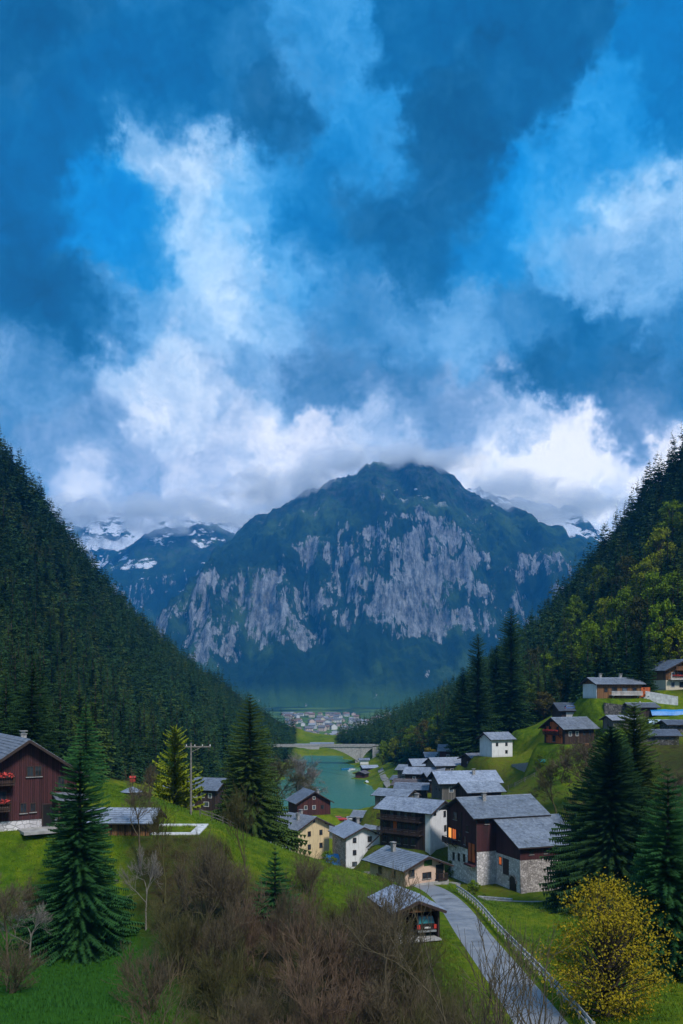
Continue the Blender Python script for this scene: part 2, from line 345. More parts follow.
# lake
lk = npmesh('lake', [(-70,318,LAKE),(44,318,LAKE),(44,480,LAKE),(16,648,LAKE),(-60,648,LAKE)], [[[0,1,2,3,4]]])
def water(g):
    c = g.co('Object'); g.col(g.mix(g.noise(c, .02, 3), (.040, .17, .095), (.060, .22, .12)))
    w1 = g.noise(g.co('Object', (1, .45, 1)), 1.1, 4, .6); g.bump(w1, .28, .25)
    g.b.inputs['IOR'].default_value = 1.33
tag(link('lake', lk, [mat('water', water, .16, .5)]), kind='structure')
def mountain(name, crest, Yc, Yf, zf, x0, x1, dx, rows, amp, seed, mat_, prof=None, back=1500):
    X = np.arange(x0, x1, dx); cpx = CX+X/Yc*FPX
    Hc = CZ+(HY-np.interp(cpx, [c[0] for c in crest], [c[1] for c in crest]))*Yc/FPX
    Hc = Hc+fbm(X/110+seed, X*0+seed, 5, .62)*46+ridged(X/190+seed, X*0, 5, .6)*38-16
    t = np.linspace(0, 1, rows); tb = np.linspace(1.04, 1.6, 18)
    T = np.concatenate([t, tb])
    XM, TM = np.meshgrid(X, T); HM = Hc[None, :]
    YM = Yf+(Yc-Yf)*np.minimum(TM, 1)+back*np.maximum(TM-1, 0)/.6
    pt, pv = prof or ([0, .3, .5, .72, 1], [0, .2, .60, .80, 1])
    lo = fbm(XM/420+seed, TM*1.2+seed, 4)*.14; tm = np.clip(TM+lo*np.sin(np.clip(TM, 0, 1)*np.pi), 0, 1)
    g = np.interp(tm, pt, pv); edge = np.sin(np.clip(TM, 0, 1)*np.pi)**.7
    Z = zf+(HM-zf)*g
    rg = ridged(XM/330+seed*1.7+YM/1500, YM/1300+seed, 6, .55)
    Z += (rg-.2)*amp*edge+fbm(XM/60, YM/90, 4)*amp*.16*edge
    YM = YM+(ridged(XM/150+seed, Z/420, 5, .6)-.2)*amp*.8*edge
    Z = np.where(TM > 1, zf+(HM-zf)*(1-(TM-1)/.6), Z)
    slope = np.abs(np.gradient(Z, axis=0))/np.maximum(np.abs(np.gradient(YM, axis=0)), 4)
    tt = np.clip(tm, 0, 1)+fbm(XM/200, Z/160, 4)*.05
    band = sstep(.27, .33, tt)*(1-sstep(.50, .57, tt))
    pxm = CX+XM/Yc*FPX; band = band*(.42+.50*np.maximum(np.exp(-((pxm-400)/120)**2), .8*np.exp(-((pxm-222)/42)**2)))
    me = npmesh(name, np.stack([XM.ravel(), YM.ravel(), Z.ravel()], 1), grid_faces(*XM.shape), smooth=True,
                attrs={'band': band.ravel(), 'hgt': ((Z-zf)/max(Hc.max()-zf, 1)).ravel(), 'steep': np.clip(slope/2.2, 0, 1).ravel()})
    return tag(link('mountain' if 'ridge' not in name else 'hills', me, [mat_]), kind='structure')
def mountmat(rock=1.0, snow=0.0):
    def f(g):
        c = g.co('Object'); h = g.attr('hgt'); n = g.noise(c, .004, 8, .66); nf = g.noise(c, .02, 6, .7)
        wv = g.sep(c)
        green = g.ramp(n, [(.34, (.006, .020, .010)), (.5, (.012, .036, .014)), (.60, (.04, .085, .02)), (.72, (.06, .11, .03))])
        green = g.mix(g.rng(h, .1, .02), green, (.05, .11, .02))
        streak = g.noise(g.co('Object', (.036, .010, .0058)), 1.0, 9, .72)
        fine = g.noise(g.co('Object', (.10, .04, .045)), 1.0, 6, .75)
        rk = g.ramp(g.m('ADD', g.m('MULTIPLY', streak, .6), g.m('MULTIPLY', fine, .4)), [(.38, (.035, .045, .06)), (.46, (.12, .135, .15)), (.54, (.27, .285, .30)), (.68, (.48, .50, .51))])
        patch = g.noise(g.co('Object', (.0048, .004, .0040)), 1.0, 9, .66)
        m = g.m('MULTIPLY_ADD', g.attr('band'), .66*rock, g.m('MULTIPLY_ADD', g.attr('steep'), .22, -.42))
        m = g.m('ADD', m, g.m('MULTIPLY_ADD', patch, 3.0, -1.52))
        m = g.m('ADD', m, g.m('MULTIPLY_ADD', streak, 1.9, -.97))
        m = g.rng(m, .12, .26)
        col = g.mix(m, green, rk)
        # alpine grey above the trees
        col = g.mix(g.m('MULTIPLY', g.rng(h, .62, .85), g.rng(nf, .45, .62, 0, .7)), col, (.075, .085, .09))
        s = g.m('ADD', g.m('MULTIPLY', g.noise(g.co('Object', (.0035, .004, .008)), 1.0, 9, .7), 1.0), g.m('MULTIPLY_ADD', h, .22*snow if snow else .03, .0))
        sm = g.rng(s, .72-.06*snow, .74-.05*snow)
        if not snow: sm = g.m('MULTIPLY', g.rng(s, .655, .67), g.rng(h, .68, .8))
        col = g.mix(sm, col, (.82, .85, .9))
        g.col(col); g.bump(g.m('ADD', streak, nf), .9, 25)
    return f
MT = mat('alpine_rock', mountmat(1.0), .95, .1)
MS = mat('snowy_rock', mountmat(.75, .9), .95, .1)
mountain('mountain', [(60,720),(150,660),(183,612),(200,588),(215,562),(235,536),(250,522),(280,507),(310,492),(330,481),(338,479),(350,477),(362,466),(380,461),(400,460),(428,461),(440,470),(462,487),(480,498),(520,515),(560,530),(590,545),(620,600),(660,660),(720,690),(800,700)],
         5000, 3300, -45, -1500, 2300, 9, 300, 150, 3.1, MT)
mountain('far_ridge', [(380,520),(440,503),(480,488),(500,497),(540,503),(575,506),(597,530),(620,570),(660,640),(720,690)], 6400, 5200, 100, -500, 2800, 16, 120, 100, 8.4, MS)
mountain('blue_peak', [(0,600),(60,590),(95,572),(122,552),(145,533),(170,528),(200,524),(235,534),(280,560),(320,620)], 6200, 5000, 50, -2400, 400, 14, 140, 90, 5.2, mat('snowy_peak_rock', mountmat(.8, .6), .95, .1))
mountain('snow_mountain', [(-60,490),(0,500),(60,508),(85,498),(110,512),(150,516),(200,522),(240,526),(300,560),(340,640)], 7400, 6400, 300, -3600, 100, 18, 120, 110, 11.7, mat('snow_covered_rock', mountmat(.9, 1.25), .95, .1))
mountain('ridge_side', [(-900,560),(-300,600),(-60,560),(40,600),(120,650),(180,700),(230,716)], 2900, 2000, -30, -4200, -350, 22, 80, 60, 2.2, mat('wooded_slope', mountmat(.1), .95, .1))
mountain('ridge_side', [(420,714),(470,690),(520,640),(640,560),(800,500),(1400,520)], 2700, 1900, -30, 250, 3600, 22, 80, 60, 6.2, bpy.data.materials['wooded_slope'])
# ---------------------------------------------------------------- road, path, lanes
def ribbon(name, line, half, up, m, kind='structure', jitter=0, label=None):
    V = []; n = len(line)
    for i in range(n):
        a = line[max(i-1, 0)]; b = line[min(i+1, n-1)]; t = np.array([b[0]-a[0], b[1]-a[1]]); t /= np.linalg.norm(t); nn = np.array([-t[1], t[0]])
        for k in (-1, -.5, 0, .5, 1):
            x, y = line[i][0]+nn[0]*half*k, line[i][1]+nn[1]*half*k
            z = max(gz(x, y), line[i][2]-.4) if up < .2 else line[i][2]
            V.append((x, y, z+up+(.03 if abs(k) < 1 else -.05)))
    me = npmesh(name, V, grid_faces(n, 5), smooth=True)
    return tag(link(name, me, [m]), kind=kind)
def asph(g):
    c = g.co('Object'); n = g.noise(c, .45, 8, .72); d = g.noise(c, 5, 6, .75)
    g.col(g.ramp(g.m('ADD', g.m('MULTIPLY', n, .6), g.m('MULTIPLY', d, .4)), [(.35, (.09, .095, .11)), (.46, (.19, .20, .22)), (.54, (.24, .25, .27)), (.66, (.36, .37, .395))]))
    g.rough(g.rng(n, .35, .6, .28, .7)); g.bump(d, .4, .03)
M_asph = mat('wet_asphalt', asph, .5, .5)
def gravel(g):
    c = g.co('Object'); v = g.noise(c, 3, 6, .75)
    g.col(g.ramp(v, [(.3, (.12, .11, .10)), (.5, (.25, .24, .22)), (.7, (.38, .37, .35))])); g.bump(v, .5, .05)
M_gravel = mat('gravel', gravel, .9, .2)
# ---------------------------------------------------------------- haze
hz = bpy.data.meshes.new('haze')
b = [(-9000,-300,-80),(9000,-300,-80),(9000,8100,-80),(-9000,8100,-80),(-9000,-300,1850),(9000,-300,1850),(9000,8100,1850),(-9000,8100,1850)]
hz.from_pydata(b, [], [(3,2,1,0),(4,5,6,7),(0,1,5,4),(1,2,6,5),(2,3,7,6),(3,0,4,7)])
mh = bpy.data.materials.new('haze'); mh.use_nodes = True; t_ = mh.node_tree; t_.nodes.clear()
o_ = t_.nodes.new('ShaderNodeOutputMaterial'); v_ = t_.nodes.new('ShaderNodeVolumePrincipled'); t_.links.new(v_.outputs[0], o_.inputs['Volume'])
v_.inputs['Color'].default_value = (.05, .42, 1.0, 1); v_.inputs['Density'].default_value = HAZE; v_.inputs['Anisotropy'].default_value = 0.0
tag(link('haze', hz, [mh]), kind='stuff')

# low cloud hanging on the summits
mc = bpy.data.materials.new('low_cloud'); mc.use_nodes = True; t_ = mc.node_tree; t_.nodes.clear(); g_ = G(t_, None)
o_ = t_.nodes.new('ShaderNodeOutputMaterial'); v_ = t_.nodes.new('ShaderNodeVolumePrincipled'); t_.links.new(v_.outputs[0], o_.inputs['Volume'])
cc = g_.co('Object'); ln = g_.n('ShaderNodeVectorMath', operation='LENGTH'); g_.put(ln.inputs[0], cc); geo = g_.n('ShaderNodeNewGeometry').outputs['Position']
mp = g_.n('ShaderNodeMapping'); t_.links.new(geo, mp.inputs[0]); mp.inputs['Scale'].default_value = (.0042, .0042, .0062)
nn = g_.noise(mp.outputs[0], 1.0, 6, .6); den = g_.m('ADD', g_.m('MULTIPLY', g_.m('SUBTRACT', .72, ln.outputs['Value']), 1.5), g_.m('MULTIPLY_ADD', nn, 4.2, -2.1))
g_.put(v_.inputs['Density'], g_.m('MULTIPLY', g_.m('MINIMUM', g_.m('MAXIMUM', den, 0), 1.0), .0080)); v_.inputs['Color'].default_value = (1, 1, 1, 1); v_.inputs['Anisotropy'].default_value = 0.0
def ico(): 
    import bmesh
    bm = bmesh.new(); bmesh.ops.create_icosphere(bm, subdivisions=3, radius=1); me = bpy.data.meshes.new('low_cloud'); bm.to_mesh(me); me.materials.append(mc); return me
CM = ico()
for (px, py, Y, rx, ry, rz_) in [(105,512,6000,420,260,95),(165,510,5900,400,260,95),(222,518,5300,330,240,80),(268,498,5000,330,220,85),(305,482,4900,300,200,80),(345,464,4880,260,180,60),(395,455,4800,300,220,62),(440,462,4850,260,200,62),(505,505,4950,230,150,60),(548,514,5100,260,160,60),(500,488,5300,380,220,85),(565,502,5500,420,240,85),(95,540,6000,200,140,45),(150,528,5900,230,140,40)]:
    o = bpy.data.objects.new('low_cloud', CM); COL.objects.link(o); o.location = P(px, py, Y); o.scale = (rx*1.4, ry*1.4, rz_*1.6); tag(o, kind='stuff')
# ================================================================ VEGETATION
class TB:                                          # collects triangles / quads of a tree
    def __init__(s): s.v = []; s.q = []; s.t = []; s.n = 0
    def add(s, V, Q=None, T=None):
        V = np.asarray(V, float).reshape(-1, 3)
        if Q is not None and len(Q): s.q.append(np.asarray(Q).reshape(-1, 4)+s.n)
        if T is not None and len(T): s.t.append(np.asarray(T).reshape(-1, 3)+s.n)
        s.v.append(V); s.n += len(V)
    def arr(s):
        return (np.concatenate(s.v), np.concatenate(s.q) if s.q else np.zeros((0, 4), int), np.concatenate(s.t) if s.t else np.zeros((0, 3), int))
    def mesh(s, name, smooth=False):
        V, Q, T = s.arr(); return npmesh(name, V, [Q, T], smooth=smooth)
def tube(tb, pts, rad, sides=5):
    pts = np.asarray(pts, float); n = len(pts); d = np.gradient(pts, axis=0); d /= np.linalg.norm(d, axis=1)[:, None]+1e-9
    up = np.where(np.abs(d[:, 2:3]) > .9, [[1., 0, 0]], [[0, 0, 1.]]); a = np.cross(d, up); a /= np.linalg.norm(a, axis=1)[:, None]; b = np.cross(d, a)
    th = np.arange(sides)*2*np.pi/sides; rad = np.asarray(rad)[:, None, None]
    V = pts[:, None]+rad*(np.cos(th)[None, :, None]*a[:, None]+np.sin(th)[None, :, None]*b[:, None])
    i = np.arange(n-1)[:, None]*sides; k = np.arange(sides)[None]; k2 = (k+1) % sides
    tb.add(V.reshape(-1, 3), np.stack([i+k, i+k2, i+sides+k2, i+sides+k], -1).reshape(-1, 4))
def fronds(tb, rs, base, azi, Ln, droop, nseg, wid, sides=True, tip=.15, lift=.0):
    """vectorised spruce boughs: each a drooping spine carrying pairs of hanging twig blades"""
    m = len(Ln); lift = (np.zeros(m)+lift)[:, None]; t = np.linspace(0, 1, nseg+1)
    dx = np.cos(azi); dy = np.sin(azi)
    r = Ln[:, None]*t; z = base[:, 2:3]+Ln[:, None]*(lift*t-droop[:, None]*t**1.6+.10*t**4)
    sp = np.stack([base[:, 0:1]+dx[:, None]*r, base[:, 1:2]+dy[:, None]*r, z], -1)      # m,nseg+1,3
    side = np.stack([-dy, dx, dx*0], -1)
    V = []; T = []
    for sgn in (-1, 1):
        a = sp[:, :-1]; b = sp[:, 1:]+(sp[:, 1:]-sp[:, :-1])*.15
        wl = wid*Ln[:, None]*(1-t[:-1][None]*.75)*rs.uniform(.6, 1.25, (m, nseg))
        tipp = (a+b)/2+side[:, None]*sgn*wl[..., None]+np.stack([dx[:, None]*wl*.55, dy[:, None]*wl*.55, -wl*rs.uniform(.25, .8, (m, nseg))], -1)
        V.append(np.stack([a, b, tipp], 2).reshape(-1, 3))
    a = sp[:, :-1].reshape(-1, 3); b = sp[:, 1:].reshape(-1, 3); c = (sp[:, :-1]+sp[:, 1:]).reshape(-1, 3)/2; c = c-np.array([0, 0, 1])*(wid*.5*np.repeat(Ln, nseg))[:, None]
    V.append(np.stack([a, b, c], 1).reshape(-1, 3))
    V = np.concatenate(V); tb.add(V, None, np.arange(len(V)).reshape(-1, 3))
def conifer(seed, h, r, nb, nseg, start=.06, droop=.35, lift=.05, wid=.22, power=.8, ragged=.25):
    rs = np.random.RandomState(seed); tb = TB()
    u = np.sort(rs.rand(nb)**1.15); whorl = np.round(u*h*1.9)/(h*1.9); u = .35*u+.65*whorl
    z = h*(start+(.985-start)*u); azi = rs.rand(nb)*2*np.pi
    L_ = r*(1-u)**power*rs.uniform(1-ragged, 1+ragged*.6, nb)+.03*r
    L_ *= 1+.18*np.sin(azi*2+seed+u*7)
    base = np.stack([np.zeros(nb), np.zeros(nb), z], -1)
    fronds(tb, rs, base, azi, L_, droop*(1.15-u*.9)+rs.uniform(-.08, .08, nb), nseg, wid, lift=lift+.35*u**2)
    tk = TB(); tube(tk, [(0, 0, -1.0), (0, 0, h*.5), (0, 0, h*.99)], [h*.016+.05, h*.010+.03, .012], 6)
    return tb, tk
def foliage(name, dark, light, yel=None, rough=.75):
    def f(g):
        c = g.co('Object'); n = g.noise(c, .9, 4, .65); n2 = g.noise(c, 7, 2, .6)
        k = g.m('ADD', g.m('MULTIPLY', n, .6), g.m('MULTIPLY', n2, .4))
        r = g.m('FRACT', g.m('ADD', g.rnd(), g.attr('tree')))
        col = g.ramp(k, [(.36, dark), (.64, light)])
        col = g.mix(g.m('MULTIPLY', r, .75), col, tuple(x*.45 for x in dark))
        col = g.mix(g.rng(r, .78, .95, 0, .6), col, yel or tuple(x*1.5 for x in light))
        g.col(col)
        g.b.inputs['Sheen Weight'].default_value = 0
    return mat(name, f, .9, .05)
M_spruce = foliage('spruce_needles', (.016, .044, .017), (.052, .112, .030), (.10, .15, .025))
M_spruce_near = foliage('near_spruce_needles', (.016, .060, .022), (.05, .15, .038))
M_far = foliage('far_needles', (.016, .046, .018), (.048, .105, .030), (.10, .14, .025))
M_larch = foliage('larch_needles', (.15, .20, .012), (.34, .38, .02))
M_leaf = foliage('green_leaves', (.08, .14, .010), (.19, .27, .018), (.28, .30, .02))
M_yleaf = foliage('yellow_leaves', (.20, .16, .010), (.46, .34, .02), (.20, .27, .02))
M_olive = foliage('olive_leaves', (.045, .05, .015), (.10, .11, .03), (.12, .10, .03))
def barkf(a, b_):
    def f(g):
        n = g.noise(g.co('Object', (1, 1, .25)), 6, 5, .7); g.col(g.ramp(n, [(.3, a), (.7, b_)])); g.bump(n, .6, .05)
    return f
M_bark = mat('bark', barkf((.03, .022, .016), (.10, .08, .06)), .95, .1)
M_twig = mat('bare_twigs', barkf((.06, .05, .032), (.17, .135, .085)), .95, .04)
M_twig_red = mat('reddish_twigs', barkf((.075, .052, .036), (.19, .13, .088)), .95, .04)
M_twig_olive = mat('olive_twigs', barkf((.05, .05, .02), (.13, .12, .05)), .95, .04)
M_twig_pale = mat('pale_twigs', barkf((.12, .11, .10), (.28, .26, .23)), .95, .04)
def broadleaf(seed, h, r, nclump, nleaf, ls, shape=1.0, z0=.25):
    """crown of leaf-sized faces gathered in clumps around limb ends"""
    rs = np.random.RandomState(seed); tb = TB(); tk = TB()
    tube(tk, [(0, 0, -.6), (.1, 0, h*.3), (.15, .1, h*.62)], [h*.02+.05, h*.015+.03, h*.006], 6)
    cs = []
    for i in range(nclump):
        u = rs.rand()**.8; z = h*(z0+(1-z0)*u*.97); rr = r*np.sin(np.pi*np.clip(.12+.80*u, 0, 1))**shape*rs.uniform(.35, 1.0); a = rs.rand()*6.283
        c = np.array([rr*math.cos(a), rr*math.sin(a), z]); cs.append(c)
        s = np.array([0, 0, z*.55]); m = (s+c)/2+rs.uniform(-.2, .2, 3)*r*.3
        tube(tk, [s, m, c], [h*.006, h*.004, .012], 3)
    cs = np.array(cs); k = rs.randint(0, nclump, nleaf); cr = r*rs.uniform(.16, .34, nclump)
    d = rs.normal(size=(nleaf, 3)); d /= np.linalg.norm(d, axis=1)[:, None]; d *= (rs.rand(nleaf)**.45)[:, None]*cr[k][:, None]; d[:, 2] *= .75
    c = cs[k]+d
    a = rs.normal(size=(nleaf, 3)); a /= np.linalg.norm(a, axis=1)[:, None]; b = np.cross(a, rs.normal(size=(nleaf, 3))); b /= np.linalg.norm(b, axis=1)[:, None]
    sz = ls*rs.uniform(.6, 1.3, nleaf)[:, None]
    V = np.stack([c-a*sz, c+b*sz*.55, c+a*sz, c-b*sz*.55], 1).reshape(-1, 3); tb.add(V, np.arange(len(V)).reshape(-1, 4))
    return tb, tk
def bare(seed, h, stems=1, spread=.35, depth=5, kids=(3, 5), r0=.09, up=.45, fine=.009, cap=5200):
    """leafless crown: limbs fork into ever finer twigs"""
    rs = np.random.RandomState(seed); limb = TB(); tw = TB(); cnt = [0]
    def grow(p, d, L_, r, lv):
        if cnt[0] > cap: return
        cnt[0] += 1; n = 4 if lv < 2 else 3; pts = [p]; q = p.copy(); dd = d.copy()
        for i in range(n):
            dd = dd+rs.normal(size=3)*.13; dd[2] += up*.12; dd /= np.linalg.norm(dd); q = q+dd*L_/n; pts.append(q.copy())
        rad = np.linspace(r, max(r*.55, fine*.6), n+1); tube(limb if lv < 2 else tw, pts, rad, 5 if lv < 2 else 3)
        if lv >= depth: return
        k = rs.randint(kids[0], kids[1]+1)
        for i in range(k):
            t = rs.uniform(.35, 1.0); j = min(int(t*n), n-1); s = pts[j]+(pts[j+1]-pts[j])*(t*n-j)
            ax = rs.normal(size=3); nd_ = dd*.85+ax*spread*rs.uniform(.7, 1.4); nd_[2] += up*.4; nd_ /= np.linalg.norm(nd_)
            grow(s, nd_, L_*rs.uniform(.5, .78), max(r*.5, fine), lv+1)
        grow(pts[-1], dd, L_*.62, max(r*.55, fine), lv+1)
    for s in range(stems):
        a = rs.rand()*6.283; o = np.array([math.cos(a), math.sin(a), 0])*.12*stems**.7
        d = np.array([math.cos(a)*spread*.9*(stems > 1), math.sin(a)*spread*.9*(stems > 1), 1.0]); d /= np.linalg.norm(d)
        if stems == 1: tube(limb, [(0, 0, -.5), (0, 0, h*.16)], [r0*1.3, r0], 6); grow(np.array([0, 0, h*.15]), d, h*.40, r0, 0)
        else: grow(o+np.array([0, 0, -.2]), d, h*.46*rs.uniform(.7, 1.1), r0*rs.uniform(.5, 1), 1)
    return limb, tw
def maketree(name, parts, loc, rz, scale=(1, 1, 1), label=None, cat='tree', group=None):
    """parts: list of (part name, mesh, material)"""
    e = empty(name, loc, rz); e.scale = scale
    for pn, me, m in parts:
        if not me.materials: me.materials.append(m)
        o = bpy.data.objects.new(pn, me); COL.objects.link(o); o.parent = e
    return tag(e, label, cat, group)
def single(name, me, m, loc, rz, s, label, cat, group):
    if not me.materials: me.materials.append(m)
    o = bpy.data.objects.new(name, me); COL.objects.link(o); o.location = loc; o.rotation_euler = (0, 0, rz); o.scale = (s[0], s[0], s[1])
    return tag(o, label, cat, group)
# ================================================================ BUILDING KIT
class Bx:
    def __init__(s): s.v = []; s.q = []; s.t = []; s.n = 0
    def raw(s, V, Q=(), T=()):
        V = [tuple(v) for v in V]; s.q += [tuple(i+s.n for i in f) for f in Q]; s.t += [tuple(i+s.n for i in f) for f in T]; s.v += V; s.n += len(V); return s
    def box(s, cx, cy, cz, sx, sy, sz, rz=0.0, tilt=None):
        c, si = math.cos(rz), math.sin(rz); V = []
        for z in (-.5, .5):
            for x, y in ((-.5, -.5), (.5, -.5), (.5, .5), (-.5, .5)):
                a, b = x*sx, y*sy; V.append((cx+a*c-b*si, cy+a*si+b*c, cz+z*sz))
        return s.raw(V, [(3,2,1,0),(4,5,6,7),(0,1,5,4),(1,2,6,5),(2,3,7,6),(3,0,4,7)])
    def bar(s, a, b, w, h=None):
        a = Vector(a); b = Vector(b); d = (b-a).normalized(); h = h or w
        up = Vector((0, 0, 1)) if abs(d.z) < .95 else Vector((1, 0, 0)); r = d.cross(up).normalized()*w/2; u = r.cross(d).normalized()*h/2
        V = [a-r-u, a+r-u, a+r+u, a-r+u, b-r-u, b+r-u, b+r+u, b-r+u]
        return s.raw(V, [(3,2,1,0),(4,5,6,7),(0,1,5,4),(1,2,6,5),(2,3,7,6),(3,0,4,7)])
    def prism(s, poly, x0, x1, axis='x'):
        """poly (u,z) extruded along the axis, fan-capped (convex)"""
        n = len(poly); f = (lambda x, p: (x, p[0], p[1])) if axis == 'x' else (lambda x, p: (p[0], x, p[1]))
        V = [f(x0, p) for p in poly]+[f(x1, p) for p in poly]
        Q = [(i, (i+1) % n, n+(i+1) % n, n+i) for i in range(n)]
        T = [(0, i+1, i) for i in range(1, n-1)]+[(n, n+i, n+i+1) for i in range(1, n-1)]
        return s.raw(V, Q, T)
    def cyl(s, a, b, r0, r1=None, k=10):
        tb = TB(); a = np.array(a, float); b = np.array(b, float); r1 = r0 if r1 is None else r1
        tube(tb, [a, b], [r0, r1], k); V, Q, T = tb.arr(); n = len(V); V = list(map(tuple, V))+[tuple(a), tuple(b)]
        return s.raw(V, [tuple(q) for q in Q], [(n, (i+1) % k, i) for i in range(k)]+[(n+1, k+i, k+(i+1) % k) for i in range(k)])
    def mesh(s, name):
        me = bpy.data.meshes.new(name); me.from_pydata(s.v, [], s.q+s.t); me.validate(); me.update(); return me
    def build(s, name, m, parent=None, bevel=0):
        o = link(name, s.mesh(name), [m], parent)
        if bevel:
            b = o.modifiers.new('bevel', 'BEVEL'); b.width = bevel; b.segments = 2; b.limit_method = 'ANGLE'
        return o
# materials
def woodf(a, b_, sc_=1.0, horiz=False):
    def f(g):
        c = g.co('Object'); s = g.sep(c); u = g.m('ADD', s[0], g.m('MULTIPLY', s[1], 1.03)) if not horiz else s[2]
        k = g.m('FRACT', g.m('MULTIPLY', u, 4.2/sc_)); gap = g.rng(g.m('ABSOLUTE', g.m('SUBTRACT', k, .5)), .40, .49)
        pid = g.m('FRACT', g.m('MULTIPLY', g.m('SINE', g.m('MULTIPLY', g.m('FLOOR', g.m('MULTIPLY', u, 4.2/sc_)), 12.99)), 437.5))
        n = g.noise(g.co('Object', (5, 5, .6) if not horiz else (.7, .7, 6)), 2, 6, .7)
        col = g.ramp(g.m('ADD', g.m('MULTIPLY', n, .65), g.m('MULTIPLY', pid, .35)), [(.25, a), (.75, b_)])
        w_ = g.noise(c, .35, 5, .6); col = g.mix(g.rng(w_, .52, .72, 0, .5), col, tuple(x*.4+.02 for x in a))
        g.col(g.mix(gap, col, tuple(x*.3 for x in a))); g.bump(g.m('SUBTRACT', n, g.m('MULTIPLY', gap, 1.5)), .6, .04)
    return f
def plasterf(a, dirt=.5):
    def f(g):
        c = g.co('Object'); n = g.noise(c, .7, 7, .7); s = g.noise(g.co('Object', (2.5, 2.5, .35)), 1, 6, .7); z = g.sep(c)[2]
        col = g.mix(g.rng(n, .35, .7, 0, .35), a, tuple(x*.72 for x in a))
        col = g.mix(g.m('MULTIPLY', g.rng(s, .48, .72), dirt), col, (.16, .15, .13))
        col = g.mix(g.m('MULTIPLY', g.rng(g.m('ADD', z, g.m('MULTIPLY', n, 1.5)), 1.6, .3), .55*dirt+.15), col, (.13, .12, .09))
        g.col(col); g.bump(g.noise(c, 14, 4, .7), .35, .02)
    return f
def stonef(a, b_, s_=2.2):
    def f(g):
        c = g.co('Object', (1, 1, 1.5)); c = g.n('ShaderNodeVectorMath', operation='ADD').outputs[0] if False else c
        v = g.vor(c, s_, 'DISTANCE_TO_EDGE'); cc = g.sep(g.vor(c, s_, 'F1', 'Color'))[0]; n = g.noise(c, 6, 5, .7)
        col = g.ramp(g.m('ADD', g.m('MULTIPLY', cc, .6), g.m('MULTIPLY', n, .4)), [(.2, a), (.8, b_)])
        st = g.noise(g.co('Object', (2, 2, .3)), 1, 5, .7)
        col = g.mix(g.rng(st, .5, .7, 0, .55), col, tuple(x*.35 for x in a))
        g.col(g.mix(g.rng(v, .07, .02), col, tuple(x*.75 for x in a))); g.bump(g.rng(v, 0, .12), .7, .06)
    return f
def slatef(tint=(1, 1, 1), moss=.5):
    def f(g):
        c = g.co('Object'); b = g.n('ShaderNodeTexBrick'); g.put(b.inputs['Vector'], g.co('Object'))
        v = g.vor(g.co('Object', (2.4, 2.4, 2.4)), 1.0, 'F1', 'Color'); cid = g.sep(v)[1]; n = g.noise(c, 6.5, 6, .75); big = g.noise(c, .3, 4, .6)
        k = g.m('ADD', g.m('MULTIPLY', cid, .16), g.m('ADD', g.m('MULTIPLY', n, .5), g.m('MULTIPLY', big, .34)))
        col = g.ramp(k, [(.26, (.075, .088, .115)), (.44, (.16, .185, .235)), (.58, (.25, .285, .35)), (.8, (.38, .43, .50))])
        col = g.mix(1.0, col, tint, 'MULTIPLY'); r_ = g.rnd(); col = g.mix(1.0, col, g.ramp(r_, [(0, (.62, .60, .58)), (.35, (.95, .95, .95)), (.6, (.78, .80, .80)), (.8, (1.2, 1.2, 1.22)), (1, (.85, .78, .72))]), 'MULTIPLY')
        col = g.mix(g.rng(g.noise(c, .9, 8, .75), .54, .68, 0, moss), col, (.045, .055, .02))
        g.col(col); g.rough(g.rng(n, .3, .7, .38, .7)); g.bump(g.m('ADD', n, g.m('MULTIPLY', cid, .6)), .5, .04)
    return f
def plain(c, rough=.6, spec=.3, metal=0.0, var=.25, sc_=3.0):
    def f(g):
        n = g.noise(g.co('Object'), sc_, 5, .65); g.col(g.mix(g.rng(n, .3, .7), tuple(x*(1-var) for x in c), tuple(min(1, x*(1+var*.6)) for x in c))); g.b.inputs['Metallic'].default_value = metal
    return mat('painted', f, rough, spec)
W_red = mat('red_brown_boards', woodf((.045, .014, .014), (.115, .036, .034)), .8)
W_dark = mat('dark_weathered_boards', woodf((.022, .014, .012), (.075, .045, .036)), .85)
W_mar = mat('maroon_boards', woodf((.035, .012, .014), (.095, .030, .034)), .8)
W_warm = mat('warm_brown_boards', woodf((.11, .05, .02), (.28, .14, .06)), .8)
W_orange = mat('orange_boards', woodf((.38, .075, .02), (.70, .17, .045)), .7)
W_grey = mat('grey_weathered_boards', woodf((.07, .065, .06), (.22, .20, .18)), .9)
P_white = mat('white_plaster', plasterf((.74, .74, .76), .35), .9)
P_cream = mat('cream_plaster', plasterf((.66, .58, .44), .35), .9)
P_yellow = mat('yellow_plaster', plasterf((.70, .54, .32), .5), .9)
P_peach = mat('peach_plaster', plasterf((.66, .47, .36), .3), .9)
P_grey = mat('grey_plaster', plasterf((.42, .42, .44), .6), .9)
S_wall = mat('pale_rubble_stone', stonef((.24, .21, .20), (.56, .50, .48)), .95, .1)
S_white = mat('whitewashed_stone', stonef((.45, .43, .44), (.78, .74, .75), 1.6), .95, .1)
S_dark = mat('dark_rock_wall', stonef((.05, .05, .05), (.2, .19, .18)), .95, .1)
T_slate = mat('slate_roofing', slatef(), .5, .45)
T_pale = mat('pale_slate_roofing', slatef((1.25, 1.25, 1.25), .12), .5, .45)
T_mid = mat('grey_slate_roofing', slatef((.8, .82, .86), .3), .55, .4)
T_dark = mat('dark_slate_roofing', slatef((.5, .52, .56), .35), .55, .4)
T_brown = mat('brown_roofing', slatef((.75, .55, .45), .35), .6, .3)
C_frame = plain((.62, .60, .58), .6); C_fdark = plain((.05, .03, .025), .6); C_trim = plain((.045, .028, .024), .7)
